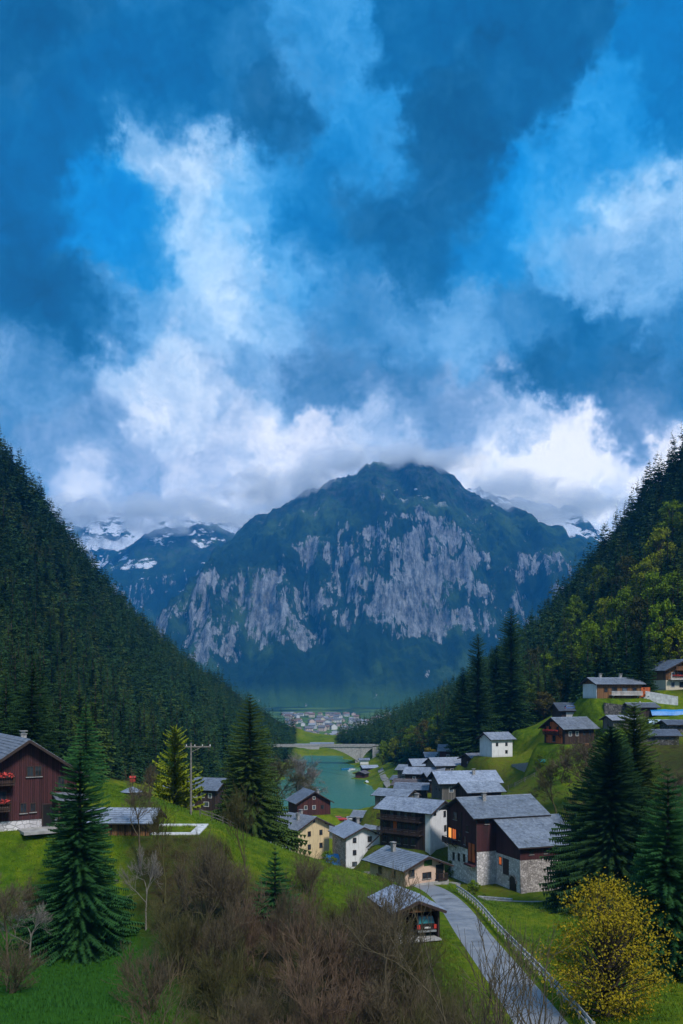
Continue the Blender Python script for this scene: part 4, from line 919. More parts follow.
b = Bx(); ar = [(1.3*math.cos(a), 1.9+1.3*math.sin(a)) for a in np.linspace(0, math.pi, 12)]
for p, q in zip(ar[:-1], ar[1:]): b.bar((wx-L2/2-.12, wy-1.9+p[0], p[1]), (wx-L2/2-.12, wy-1.9+q[0], q[1]), .26, .3)
b.build('door_arch', S_wall, dd)
FS2 = Face('S', L2, W2, wx, wy); b = Bx(); FS2.box(b, 1.2, 3.2, .0, .35, 6.4, .1); FS2.box(b, 4.6, 3.2, 0, .3, 6.4, .09); b.build('beam', C_trim, e)
for u_ in (-4, -1, 3): window(e, Face('S', L2+.12, W2+.12, wx, wy), u_, 7.6, .9, .8)
b = Bx(); b.prism([(wy-W2/2-.5, -1.2), (wy-W2/2, -1.2), (wy-W2/2, 4.5)], wx-L2/2-.05, wx-L2/2+1.2); b.build('buttress', S_wall, e)
house('house', 'small house with its slate gable just behind the left corner of the big chalet', 'house', 478, 832, 196, 18, 7.5, 7, 9.3, 24, W_dark, roof=T_pale, wins=[('W', 0, 7), ('W', 2, 7), ('W', 0, 4)])
# -- terraces of roofs climbing from the lake
house('barn', 'wide grey barn with a broad slate roof, left of the bright meadow', 'barn', 464, 797, 238, 10, 15, 10, 4.6, 24, W_grey, roof=T_pale, oe=1.2, og=1.3, seed=7, wins=[('S', -5, 2.6, 1.2, 1.4, K_sky, C_frame), ('S', -3, 2.6, 1.2, 1.4, K_sky, C_frame), ('S', -1, 2.6, 1.2, 1.4), ('S', 1.5, 2.6, 1.2, 1.4, K_sky, C_frame), ('S', 4, 2.6, 1.2, 1.4), ('W', 0, 2.6), ('W', 2.5, 2.6)], chim=[(2, -2)])
TR = [(446, 790, 258, 14, 12, 8, 3.4, W_dark, T_mid, 'dark cabin with a slate roof tucked behind the left end of the grey barn'),
      (425, 783, 275, -14, 11, 7, 3.2, W_dark, T_slate, 'low cabin nearest the lake path in the stepped row of roofs'),
      (410, 792, 262, -20, 8, 6, 2.4, W_red, T_brown, 'small red shed at the foot of the stepped roofs above the lake path'),
      (432, 774, 292, 10, 14, 8, 3.2, W_dark, T_pale, 'dark house with a pale roof in the middle of the stepped row above the lake'),
      (461, 775, 280, 16, 20, 9, 3.6, W_grey, T_pale, 'long pale roofed barn just above the wide grey barn'),
      (480, 768, 272, 26, 9, 7, 3.0, W_dark, T_mid, 'short timber cabin under the small white house on the meadow'),
      (457, 762, 300, -10, 11, 8, 4.0, W_red, T_slate, 'red boarded house highest in the cluster beside the tall dark spruces'),
      (412, 778, 300, -25, 8, 6, 3.0, W_grey, T_slate, 'grey cabin at the left end of the roof cluster'),
      (404, 786, 312, -30, 7, 5, 2.4, P_white, T_mid, 'small white walled hut beside the lake path, left of the red shed'),
      (396, 806, 232, -34, 9, 6, 3.0, W_grey, T_slate, 'grey boarded cabin between the tall balconied house and the lake'),
      (412, 798, 246, -10, 8, 6, 2.8, W_dark, T_mid, 'dark cabin just above the roof ridge of the tall balconied house'),
      (372, 824, 262, -20, 10, 6, 2.4, W_dark, T_pale, 'low dark shed on the lake shore behind the white house'),
      (438, 764, 316, 5, 9, 6, 2.8, W_dark, T_slate, 'dark cabin at the back of the roof cluster, left of the red boarded house')]
for (px, py, Y, yw, l_, w_, hh, wm, tm, lb) in TR:
    house('cabin', lb, 'cabin', px, py, Y, yw, l_, w_, hh, 22, wm, roof=tm, oe=.8, og=.8, wins=[('S', -l_*.25, hh*.55, 1, 1.1, K_sky, C_frame), ('S', l_*.2, hh*.55, 1, 1.1), ('W', 0, hh*.6)], seed=int(px), course=.6)
house('house', 'little white house with a dark timber front, alone at the top of the bright meadow', 'house', 496, 756, 262, 24, 7, 6.4, 5.2, 26, P_white, roof=T_slate, wins=[('S', -1.8, 3.6, .8, 1), ('S', 1.4, 3.6, .8, 1), ('S', 1.4, 1.4, .8, 1)], chim=None)
h = bpy.context.scene.objects[-1] if False else None
# -- right hillside
for (px, py, Y, yw, l_, w_, hh, wm, tm, lb) in [(640, 716, 236, 8, 7, 5, 2.4, W_dark, T_mid, 'small dark shed below the pale retaining wall on the right hillside'), (622, 728, 230, 14, 8, 5, 2.2, W_grey, T_pale, 'low grey shed right of the orange-red chalet'), (655, 744, 212, 0, 9, 6, 2.2, S_dark, T_dark, 'stone hut with a dark roof beyond the big spruces on the right slope')]:
    house('shed', lb, 'shed', px, py, Y, yw, l_, w_, hh, 20, wm, roof=tm, oe=.7, og=.7, wins=[('S', -1.5, hh*.5, .9, .9), ('W', 0, hh*.5)], seed=int(px), course=.6)
h = house('chalet', 'chalet with an orange-red balcony gable on the right hillside, below the long dark barn', 'chalet', 569, 743, 232, 26, 9.5, 8, 4.2, 30, W_dark, roof=T_slate, oe=1.0, og=1.2, wins=[('S', -3, 2.6, 1, 1.2, K_sky, C_frame), ('S', -.8, 2.6, 1, 1.2, K_sky, C_frame), ('S', 1.5, 2.6, 1, 1.2), ('S', 3.4, 2.6, 1, 1.2)])
FW = Face('W', 9.5, 8); b = Bx(); FW.box(b, 0, 2.2, .01, 6.2, 4.2, .06); FW.box(b, 0, 4.9, .01, 3.2, 1.2, .058); b.build('gable_boarding', W_orange, h); balcony(h, FW, 0, 2.4, 6.4, 1.2, W_red, True)
FW = Face('W', 9.64, 8); window(h, FW, -1.6, 3.6, .9, 1.5); window(h, FW, 1.4, 3.6, .9, 1.5); window(h, FW, 0, 1.3, 1.2, 1.6)
h = house('barn', 'long dark barn with a white lower wall just behind the orange-red chalet', 'barn', 585, 724, 250, 4, 16, 8.5, 4.0, 22, W_dark, roof=T_dark, oe=.9, og=1.0, wins=[('S', 2.5, 2.4, 2.6, 1.3, K_lit2, W_red), ('S', 6, 2.2, 2.0, 1.3, K_sky, C_frame), ('S', -5, 2.6, 1.2, 1.5, K_sky, C_frame)])
b = Bx(); b.box(-3.5, -4.32, 1.2, 6.5, .1, 4.4); b.build('side_wall', P_grey, h)
h = house('house', 'long low house with a white end and honey timber front at the forest edge', 'house', 612, 698, 245, 12, 13, 8, 3.9, 20, W_warm, roof=T_pale, oe=.9, og=.9, wins=[('S', -4, 2.2, 1, 1.2), ('S', -1.5, 2.2, 1.6, 1.4), ('S', 1.5, 2.2, 1.6, 1.4, K_sky), ('S', 4.4, 2.2, 1.2, 1.2)], chim=[(3, 1), (-3, 1)])
b = Bx(); b.box(-6.56, 0, 1.3, .12, 7.7, 5.0); b.build('end_wall', P_white, h); balcony(h, Face('S', 13, 8), 1.5, .9, 9, 1.4, C_concw)
b = Bx(); b.box(7.6, -2.5, 1.6, 2.6, 3.5, 2.6); b.build('annexe', W_orange, h)
h = house('chalet', 'balconied chalet with pale trim cut by the right edge of the photo', 'chalet', 684, 690, 252, -80, 10, 11, 5.8, 26, P_cream, W_warm, 2.8, roof=T_mid, oe=1.1, og=1.4, front='E', wins=[('E', -3.4, 4.2, 1, 1.5, K_sky, C_frame), ('E', -1, 4.2, 1, 1.5), ('E', 1.5, 4.2, 1, 1.5), ('E', -3.4, 1.5, 1.2, 1.5, K_sky, C_frame), ('E', -.8, 1.5, 1.2, 1.5), ('E', 2, 1.5, 1.2, 1.5)])
FE = Face('E', 10.15, 10.1); balcony(h, FE, 0, 3.0, 9.6, 1.4, C_frame, True); balcony(h, FE, 0, 5.6, 6.0, 1.2, W_warm)
# ================================================================ WALLS, FURNITURE OF THE VILLAGE, BRIDGE, SHORE
def wallrun(name, label, a, b, h, th, m, cat='wall', py=True):
    (x0, y0), (x1, y1) = a, b; n = max(2, int(math.hypot(x1-x0, y1-y0)/1.5)); V = []; Q = []
    dx, dy = x1-x0, y1-y0; l = math.hypot(dx, dy); nx, ny = -dy/l*th/2, dx/l*th/2
    for i in range(n+1):
        t = i/n; x, y = x0+dx*t, y0+dy*t; z = gz(x0, y0)*(1-t)+gz(x1, y1)*t; V += [(x-nx, y-ny, z-2.5), (x+nx, y+ny, z-2.5), (x+nx, y+ny, z+h), (x-nx, y-ny, z+h)]
    for i in range(n):
        for k in range(4): Q.append((i*4+k, i*4+(k+1) % 4, i*4+4+(k+1) % 4, i*4+4+k))
    Q += [(3, 2, 1, 0), (n*4, n*4+1, n*4+2, n*4+3)]; bb = Bx(); bb.raw(V, Q); return tag(bb.build(name, m), label, cat)
wallrun('retaining_wall', 'pale concrete retaining wall between the forest-edge house and the right-edge chalet', G1(641, 243), G1(678, 240), 2.2, .5, C_concw)
wallrun('retaining_wall', 'dark boulder wall under the honey timber house', G1(604, 236), G1(640, 237), 2.2, .8, S_dark)
wallrun('retaining_wall', 'mossy stone wall curving below the blue tarpaulins', G1(632, 222), G1(660, 217), 1.8, .7, S_dark)
wallrun('garden_wall', 'low stone wall along the lane below the white house', G1(322, 178), G1(372, 172), .8, .4, S_wall)
wallrun('garden_wall', 'low pale wall beside the path at the foot of the big chalet', G1(478, 147), G1(512, 143), .7, .4, S_white)
wallrun('garden_wall', 'thin rail-topped wall crossing the bright meadow to the turquoise tank', on_ground(512, 766, 200), on_ground(537, 764, 200), .35, .3, C_stone)
# turquoise tank, tarpaulins, shed
x, y = on_ground(543, 765, 200); b = Bx(); b.cyl((-1.3, 0, .5), (1.3, 0, .5), .55, k=14); b.box(-.8, 0, .0, .2, .9, .3); b.box(.8, 0, 0, .2, .9, .3); o = b.build('water_tank', C_teal, None, .03); o.location = (x, y, gz(x, y)+.1); tag(o, 'turquoise cylinder tank lying on the bright meadow', 'tank')
def tarp(lb, px, Y, l, w, h, m, yaw):
    x, y = G1(px, Y); bb = Bx(); rs = random.Random(int(px)); n = 7; V = []; Q = []
    for i in range(n+1):
        for j in range(5):
            v = j/4*2-1; V.append((-l/2+l*i/n, v*w/2, (h*(1-abs(v)**1.6)+rs.uniform(-.08, .08)) if abs(v) < 1 else .02))
    for i in range(n):
        for j in range(4): a = i*5+j; Q.append((a, a+1, a+6, a+5))
    bb.raw(V, Q); o = bb.build('tarpaulin', m); o.location = (x, y, gz(x, y)+.1); o.rotation_euler = (0, 0, R(yaw)); return tag(o, lb, 'tarpaulin')
tarp('long blue tarpaulin over a wood pile on the right hillside, upper of the two', 668, 234, 9.5, 2.6, 1.5, C_blue, 3)
tarp('pale blue tarpaulin over a stack just below the long blue one', 664, 228, 8.0, 3.0, 1.2, plain((.42, .55, .70), .5), -4)
house('shed', 'low stone shed with a dark roof at the right edge below the tarpaulins', 'shed', 680, 732, 221, 6, 8, 5, 2.0, 18, S_dark, roof=T_dark, wins=[('S', -1.5, 1.1, 1.1, .7)])
tarp('blue tarpaulin slung between the yellow house and the white house', 335, 196, 4.0, 3.0, 2.3, C_blue, -20)
car('parked_car', 'dark blue car parked at the forest edge left of the white-ended house', 572, 697, 247, 8, PAINT_b)
for px, Y, yw, pt, lb in ((326, 287, 20, PAINT_r, 'red car parked at the left end of the lakeside lot behind the white house'), (333, 286, 15, PAINT_d, 'dark car parked beside the red car in the lakeside lot'), (340, 285, 12, PAINT_r, 'second red car in the lakeside lot, right of the dark one'), (352, 288, 10, PAINT_s, 'silver car parked alone towards the lake in the lakeside lot'),
                       (398, 262, 60, PAINT_w, 'white car parked uphill beside the balconied house'), (366, 500, 80, PAINT_s, 'silver car on the far lake path near the boats')):
    car('parked_car', lb, px, 0, Y, yw, pt)
# person-high lamp by the forest-edge house
for px, Y, lb in ((549, 244, 'slim white lamp post at the meadow top left of the dark barn'), (640, 236, 'slim lamp post between the white-ended house and the retaining wall')):
    x, y = G1(px, Y); e = empty('lamp_post', (x, y, gz(x, y)), 0); tag(e, lb, 'lamp post'); b = Bx(); b.cyl((0, 0, -.3), (0, 0, 4.2), .07, .05, 8); b.build('post', C_frame, e); b = Bx(); b.cyl((0, 0, 4.2), (0, 0, 4.6), .16, .2, 10); b.build('lamp_head', C_frame, e)
wallrun('retaining_wall', 'winding pale stone terrace wall between the balconied house and the roofs above', G1(408, 246), G1(446, 226), 1.4, .6, S_wall)
wallrun('retaining_wall', 'dark terrace wall under the long pale roofed barn', G1(440, 262), G1(476, 255), 1.6, .6, S_dark)
# guardrail along the road
gl = []
for i in range(len(ROAD)):
    a = ROAD[max(i-1, 0)]; c2 = ROAD[min(i+1, len(ROAD)-1)]; t = np.array([c2[0]-a[0], c2[1]-a[1]]); t /= np.linalg.norm(t); gl.append((ROAD[i][0]+t[1]*2.9, ROAD[i][1]-t[0]*2.9, ROAD[i][2]))
gl = [g_ for g_ in gl if 58 < g_[1] < 134]
e = empty('guardrail', (gl[0][0], gl[0][1], gl[0][2]), 0); tag(e, 'pale two-bar guardrail running down the right side of the road', 'guardrail'); o0 = np.array(gl[0])
d_ = np.concatenate([[0], np.cumsum([math.dist(p[:2], q[:2]) for p, q in zip(gl[:-1], gl[1:])])]); gla = np.array(gl)
for s in np.arange(0, d_[-1], 2.2):
    p = np.array([np.interp(s, d_, gla[:, k]) for k in range(3)])-o0; bb = Bx(); bb.box(p[0], p[1], p[2]+.35, .14, .14, 1.3); bb.build('post', C_conc, e)
C_rail = plain((.36, .38, .40), .6)
for zz_, m_ in ((.92, C_rail), (.5, C_rail)):
    bb = Bx()
    for p, q in zip(gl[:-1], gl[1:]): p = np.array(p)-o0; q = np.array(q)-o0; bb.bar((p[0]-.1, p[1], p[2]+zz_), (q[0]-.1, q[1], q[2]+zz_), .08, .24 if zz_ > .6 else .12)
    bb.build('rail', m_, e)
def logpile(lb, px, Y, yaw, n=9, rows=5):
    x, y = G1(px, Y); e = empty('log_pile', (x, y, gz(x, y)), R(yaw)); tag(e, lb, 'log pile'); r_ = random.Random(int(px)); bb = Bx()
    for j in range(rows):
        for i in range(n-j % 2): bb.cyl((-n*.13+i*.27+(j % 2)*.13, -.6+r_.uniform(-.05, .05), .12+j*.24), (-n*.13+i*.27+(j % 2)*.13, .6+r_.uniform(-.05, .05), .12+j*.24), .13, k=7)
    bb.build('logs', W_warm, e)
    for a in (-1, 1): bb = Bx(); bb.box(a*(n*.13+.22), 0, .7, .1, .1, 1.5); bb.build('stake', W_grey, e)
logpile('stacked logs on the grass left of the peach house', 384, 150, -50); logpile('stacked logs beside the steps of the tall balconied house', 398, 178, -30); logpile('stacked logs on the right hillside in front of the orange-red chalet', 588, 222, 20)
# meadow fence posts beside the road (wooden)
def fence(lb, pts, h=1.1, m=None, step=2.5):
    d = np.concatenate([[0], np.cumsum([math.dist(p, q) for p, q in zip(pts[:-1], pts[1:])])]); pa = np.array(pts); x0, y0 = pts[0]; z0 = gz(x0, y0); e = empty('fence', (x0, y0, z0), 0); tag(e, lb, 'fence'); P_ = []
    for s in np.arange(0, d[-1]+.01, step): x, y = np.interp(s, d, pa[:, 0]), np.interp(s, d, pa[:, 1]); P_.append((x-x0, y-y0, gz(x, y)-z0))
    for p in P_: bb = Bx(); bb.box(p[0], p[1], p[2]+h/2-.1, .13, .13, h+.3); bb.build('post', m or W_grey, e)
    bb = Bx()
    for p, q in zip(P_[:-1], P_[1:]):
        for z in (h*.5, h*.9): bb.bar((p[0], p[1], p[2]+z), (q[0], q[1], q[2]+z), .05, .1)
    bb.build('rail', m or W_grey, e)
fence('weathered rail fence crossing the bright meadow under the little white house', [G1(488, 236), G1(512, 225), G1(540, 222)])
fence('grey rail fence along the knoll edge right of the utility pole', [G1(200, 120), G1(222, 124), G1(240, 130)])
# ---------------------------------------------------------------- bridge
YB = 560; xa, xb = G1(268, YB)[0], G1(378, YB)[0]; e = empty('bridge', (xa, YB, 15.2), 0); tag(e, 'pale concrete road bridge on a flared pier across the far end of the lake', 'bridge'); Lb = xb-xa
b = Bx(); b.box(Lb/2, 0, 0, Lb+6, 7, .9); b.build('deck', C_conc, e)
for s in (-1, 1):
    b = Bx(); b.box(Lb/2, s*3.6, .95, Lb+6, .12, .12)
    for i in range(36): b.box(-2+i*(Lb+4)/35, s*3.6, .65, .12, .12, .6)
    b.box(Lb/2, s*3.62, .55, Lb+6, .14, .3); b.build('railing', C_conc, e)
pier = G1(358, YB)[0]-xa
def archpoly(x0, x1, rise, z0, n=14): return [(x0+(x1-x0)*i/n, z0+rise*math.sin(math.pi*i/n)) for i in range(n+1)]
b = Bx(); a1 = [(pier-26+26*t, -.45-9.0*(t**2.2)) for t in np.linspace(0, 1, 12)]
for p, q in zip(a1[:-1], a1[1:]): b.raw([(p[0], -3, -.45), (q[0], -3, -.45), (q[0], -3, q[1]), (p[0], -3, p[1]), (p[0], 3, -.45), (q[0], 3, -.45), (q[0], 3, q[1]), (p[0], 3, p[1])], [(0,1,2,3),(7,6,5,4),(3,2,6,7)])
a1 = [(pier+1.5+11*t, -.45-9.0*((1-t)**2.2)) for t in np.linspace(0, 1, 8)]
for p, q in zip(a1[:-1], a1[1:]): b.raw([(p[0], -3, -.45), (q[0], -3, -.45), (q[0], -3, q[1]), (p[0], -3, p[1]), (p[0], 3, -.45), (q[0], 3, -.45), (q[0], 3, q[1]), (p[0], 3, p[1])], [(0,1,2,3),(7,6,5,4),(3,2,6,7)])
b.build('haunch', C_conc, e)
b = Bx(); b.raw([(pier-1.2, -2.5, -13), (pier+2.4, -2.5, -13), (pier+2.4, 2.5, -13), (pier-1.2, 2.5, -13), (pier-3.4, -2.8, -.5), (pier+4.2, -2.8, -.5), (pier+4.2, 2.8, -.5), (pier-3.4, 2.8, -.5)], [(3,2,1,0),(4,5,6,7),(0,1,5,4),(1,2,6,5),(2,3,7,6),(3,0,4,7)]); b.build('pier', C_conc, e)
for xx in (1, Lb-1): b = Bx(); b.box(xx, 0, -6, 5, 7, 12); b.build('abutment', C_conc, e)
# gravel flat beyond the bridge and shoreline clutter
def boat(lb, px, Y, yaw, l, m, cabin=True):
    x, y = G1(px, Y); e = empty('boat', (x, y, LAKE-.1), R(yaw)); tag(e, lb, 'boat'); b = Bx(); V = []; Q = []; st = [(-.5, .8, .5), (-.2, 1, .45), (.2, .95, .5), (.42, .5, .65), (.5, .04, .8)]
    for (t, w, z) in st: V += [(t*l, -w*l*.16, z+.3), (t*l, -w*l*.09, -.1), (t*l, w*l*.09, -.1), (t*l, w*l*.16, z+.3)]
    for i in range(4):
        for k in range(4): Q.append((i*4+k, i*4+(k+1) % 4, i*4+4+(k+1) % 4, i*4+4+k))
    Q += [(3, 2, 1, 0), (16, 17, 18, 19)]; b.raw(V, Q); b.build('hull', m, e)
    if cabin: b = Bx(); b.prism([(-l*.11, .7), (l*.11, .7), (l*.08, 1.7), (-l*.08, 1.7)], -l*.3, l*.08); b.build('cabin', C_frame, e); b = Bx(); b.box(-l*.11, 0, 1.74, l*.4, l*.2, .07); b.build('canopy', C_blue, e)
boat('white motor boat with a small cabin moored by the bridge pier', 352, 512, 60, 7, PAINT_w); boat('open dark boat drawn up beside the boat shed on the right shore', 360, 478, 80, 6, W_red, False); boat('pale rowing boat near the bend of the lake path', 367, 446, 95, 5, PAINT_w, False); boat('blue boat moored left of the bridge pier', 346, 520, 30, 6, C_blue, False)
house('boat_shed', 'grey roofed boat shed on the right shore in front of the bridge', 'boat shed', 369, 772, 497, 15, 8, 6, 2.6, 20, W_dark, roof=T_pale, course=.8); house('boat_shed', 'reddish boat shed with a low roof beside the lake path', 'boat shed', 362, 777, 470, 70, 7, 5, 2.2, 20, W_red, roof=T_brown, course=.8)
house('boat_shed', 'white hut standing close under the right end of the bridge', 'boat shed', 364, 764, 540, 5, 5, 4, 2.6, 22, P_white, roof=T_mid, course=.8)
for px, Y, l_, w_, h_, lb in ((305, 700, 22, 10, 3.5, 'long pale warehouse on the flat beyond the bridge, left one'), (322, 740, 18, 9, 3.0, 'pale warehouse on the flat beyond the bridge, right one')):
    x, y = G1(px, Y); z = gz(x, y); house('warehouse', lb, 'warehouse', px, HY+(CZ-z)*FPX/Y, Y, 2, l_, w_, h_, 9, P_grey, roof=T_pale, course=1.2)
gp = npmesh('gravel_flat', [], []) if False else None
# ---------------------------------------------------------------- far town
tm = []
for k, (wc, rc) in enumerate([((.72, .70, .68), (.17, .17, .19)), ((.66, .56, .45), (.22, .13, .10)), ((.62, .60, .62), (.30, .31, .34)), ((.70, .52, .46), (.16, .15, .16))]):
    b = Bx(); b.prism([(-5, -4), (5, -4), (5, 6), (0, 8.6), (-5, 6)], -7, 7); nb_ = len(b.q)+0
    for yy in (-5.04, 5.04):
        for xx in (-5, -2, 1.5, 4.5):
            for zz_ in (1.6, 4.4): b.box(xx, yy, zz_, 1.2, .1, 1.4)
    nw = len(b.q)
    for s in (-1, 1): b.raw([(-7.8, s*5.9, 5.5), (7.8, s*5.9, 5.5), (7.8, 0, 8.7), (-7.8, 0, 8.7), (-7.8, s*5.9, 5.9), (7.8, s*5.9, 5.9), (7.8, 0, 9.1), (-7.8, 0, 9.1)], [(3,2,1,0),(4,5,6,7),(0,1,5,4),(1,2,6,5),(2,3,7,6),(3,0,4,7)])
    me = b.mesh('town_house'); M3 = [plain(wc, .9), K_glass, plain(rc, .8)]
    for m_ in M3: me.materials.append(m_)
    for i, p in enumerate(me.polygons): p.material_index = 0 if i < 5 or i >= len(b.q) else (1 if i < nw else 2)
    tm.append(me)
rr = random.Random(3); vtree = None
def vz(x, y):
    i = np.clip(np.searchsorted(vx, x)-1, 0, len(vx)-2); j = np.clip(np.searchsorted(vy, y)-1, 0, len(vy)-2); u = (x-vx[i])/60; v = (y-vy[j])/40
    return float(VZ[j, i]*(1-u)*(1-v)+VZ[j, i+1]*u*(1-v)+VZ[j+1, i]*(1-u)*v+VZ[j+1, i+1]*u*v)
n = 0
while n < 210:
    Y = 1500+1300*rr.random()**.9; px = rr.uniform(284, 398); x = (px-CX)/FPX*Y
    if fbm(np.array([x/160.]), np.array([Y/160.]), 3)[0] < -.22: continue
    o = bpy.data.objects.new('town_house', rr.choice(tm)); COL.objects.link(o); o.location = (x, Y, vz(x, Y)); o.rotation_euler = (0, 0, rr.uniform(-.5, .5)+(1.57 if rr.random() < .4 else 0)); s = rr.uniform(.8, 1.35); o.scale = (s, s, s*rr.uniform(.8, 1.3))
    tag(o, 'tiny pale house in the far town on the valley floor beyond the bridge', 'house', 'houses of the far town'); n += 1
# ================================================================ FORESTS AND TREES
rs = np.random.RandomState(11)
def crown_mesh(seed, *a, **k): tb, tk = conifer(seed, *a, **k); return tb, tk
midM = []
for i, (h_, r_, dr, wd) in enumerate([(22, 3.0, .38, .22), (20, 2.6, .30, .24), (24, 3.4, .42, .2), (17, 2.7, .25, .26)]):
    tb, tk = conifer(100+i, h_, r_*1.12, 300, 4, .06, dr, wid=wd*1.55, ragged=.3); V, Q, T = tb.arr(); V2, Q2, T2 = tk.arr()
    me = npmesh('slope_spruce', np.concatenate([V, V2]), [T, Q2+len(V)], mi=[0]*len(T)+[1]*len(Q2)); me.materials.append(M_spruce); me.materials.append(M_bark); midM.append((me, h_))
farT = []
for i in range(4):
    tb, _ = conifer(200+i, 20, 3.0+.35*i, 74, 2, .05, .38, wid=.46, ragged=.35); farT.append(tb.arr()[::2])
def forest_points(x0, x1, y0, y1, step, inside):
    gx_, gy_ = np.meshgrid(np.arange(x0, x1, step), np.arange(y0, y1, step)); gx_ = (gx_+rs.uniform(-.48, .48, gx_.shape)*step).ravel(); gy_ = (gy_+rs.uniform(-.48, .48, gy_.shape)*step).ravel()
    m = inside(gx_, gy_); return gx_[m], gy_[m]
def seen(x, y): px = CX+x/y*FPX; return (px > -90) & (px < 773)
def joined_forest(name, x, y, sc_, tmpl, m, label=None):
    z = gz(x, y); Vs = []; Ts = []; A = []; n = 0; k = rs.randint(0, len(tmpl), len(x)); rot = rs.rand(len(x))*6.283; tr = rs.rand(len(x))
    for t in range(len(tmpl)):
        V, T = tmpl[t]; idx = np.where(k == t)[0]
        if not len(idx): continue
        c, s = np.cos(rot[idx])[:, None], np.sin(rot[idx])[:, None]; sx = (sc_[idx]*rs.uniform(.85, 1.15, len(idx)))[:, None]
        X = (V[:, 0]*c-V[:, 1]*s)*sx+x[idx][:, None]; Y_ = (V[:, 0]*s+V[:, 1]*c)*sx+y[idx][:, None]; Z_ = V[:, 2][None]*sc_[idx][:, None]+z[idx][:, None]-.4
        Vs.append(np.stack([X, Y_, Z_], -1).reshape(-1, 3)); Ts.append((T[None]+(np.arange(len(idx))*len(V))[:, None, None]).reshape(-1, 3)+n); A.append(np.repeat(tr[idx], len(V))); n += len(idx)*len(V)
    me = npmesh(name, np.concatenate(Vs), np.concatenate(Ts), attrs={'tree': np.concatenate(A)}); return tag(link(name, me, [m]), label, None, None, 'stuff')
inL = lambda x, y: (x < lfoot(y)-1) & seen(x, y) & (x > -345)
inR = lambda x, y: (x > rfoot(y)+1) & seen(x, y) & (x < 330) & ~((y > 600) & (x > 190))
def crop(px, py, a, b, c, d): return (px > a) & (px < b) & (py > c) & (py < d)
for side, inside, (x0, x1), lab in (('l', inL, (-345, -30), 'left'), ('r', inR, (-6, 330), 'right')):
    x, y = forest_points(x0, x1, 178 if side == 'l' else 262, 790, 5.4, inside)
    den = fbm(x/45, y/45, 3); keep = den > -.62; x, y = x[keep], y[keep]
    s = rs.uniform(.45, 1.28, len(x))*(1+.25*fbm(x/60+3, y/60, 2)); s *= np.where(y > 600, .8, 1)
    big = np.argsort(-(s/y)); big = big[(np.abs(CX+x[big]/y[big]*FPX-341) < 350)][:150]
    mask = np.ones(len(x), bool); mask[big] = False
    for i in big:
        me, h_ = midM[rs.randint(0, 4)]; sc2 = s[i]*20/h_*1.05; o = bpy.data.objects.new('spruce', me); COL.objects.link(o); o.location = (x[i], y[i], gz(x[i], y[i])-.4); o.rotation_euler = (0, 0, rs.rand()*6.28); o.scale = (sc2*rs.uniform(.85, 1.15), sc2, sc2)
        tag(o, f'dark spruce standing in the dense forest on the {lab} valley slope', 'tree', f'spruces on the {lab} valley slope')
    joined_forest('forest', x[mask], y[mask], s[mask], farT, M_far, f'dark conifer forest covering the {lab} valley slope')
# broadleaf trees among the right-hand conifers
bl = []
for i in range(3):
    tb, tk = broadleaf(300+i, 13, 4.2, 46, 3600, .26); V, Q, T = tb.arr(); V2, Q2, T2 = tk.arr(); bl.append((tb.mesh('leafy_crown'), tk.mesh('trunk')))
def leafy(px, Y, h_, wr, m, lb, grp=None, v=0, nm='broadleaf_tree', zoff=0):
    x, y = G1(px, Y); c, t = bl[v]; c2 = c if not c.materials or c.materials[0] == m else None
    if c2 is None:
        key = c.name+m.name; c2 = bpy.data.meshes.get(key)
        if c2 is None: c2 = c.copy(); c2.name = key; c2.materials.clear()
    return maketree(nm, [('crown', c2, m), ('trunk', t, M_bark)], (x, y, gz(x, y)-.2+zoff), px*1.7, (h_/13*wr, h_/13*wr, h_/13), lb, 'tree', grp)
GL = 'green leafed tree growing among the conifers on the right slope'; GG = 'leafy trees on the right slope'
k = 0
for px, Y, h_, wr, m in [(676, 262, 19, 1, M_larch), (664, 268, 21, .8, M_leaf), (596, 292, 22, .9, M_leaf), (612, 300, 20, .9, M_leaf), (574, 310, 19, 1, M_leaf), (556, 300, 12, 1.1, M_olive), (544, 290, 10, 1.3, M_olive), (640, 292, 24, .8, M_olive), (625, 330, 24, .9, M_leaf), (655, 320, 24, .9, M_leaf), (588, 340, 23, .9, M_leaf), (530, 330, 15, 1, M_leaf), (606, 370, 24, .9, M_leaf), (645, 365, 25, .9, M_leaf),
                      (673, 300, 24, .9, M_leaf), (660, 400, 26, .9, M_leaf), (628, 410, 24, .9, M_olive), (567, 370, 21, .9, M_leaf), (548, 350, 20, .9, M_leaf), (535, 390, 20, .9, M_olive), (575, 430, 23, .9, M_leaf), (600, 450, 23, .9, M_leaf), (672, 430, 26, .9, M_leaf), (455, 392, 19, .9, M_leaf), (446, 372, 15, 1.0, M_olive), (438, 410, 19, .9, M_leaf), (424, 430, 19, .9, M_olive), (430, 372, 12, 1.1, M_yleaf), (412, 450, 17, .9, M_leaf), (468, 335, 13, 1.0, M_leaf), (395, 470, 15, .9, M_leaf), (405, 490, 17, .9, M_olive), (383, 510, 15, .9, M_leaf)]:
    lb = {M_larch: 'bright yellow-green tree at the forest edge near the right border', M_yleaf: 'small yellow tree in the wood above the lakeside cabins'}.get(m, (GL if m == M_leaf else 'olive brown tree growing among the conifers on the right slope'))
    leafy(px, Y, h_, wr, m, lb, GG if m in (M_leaf, M_olive) else None, k % 3); k += 1
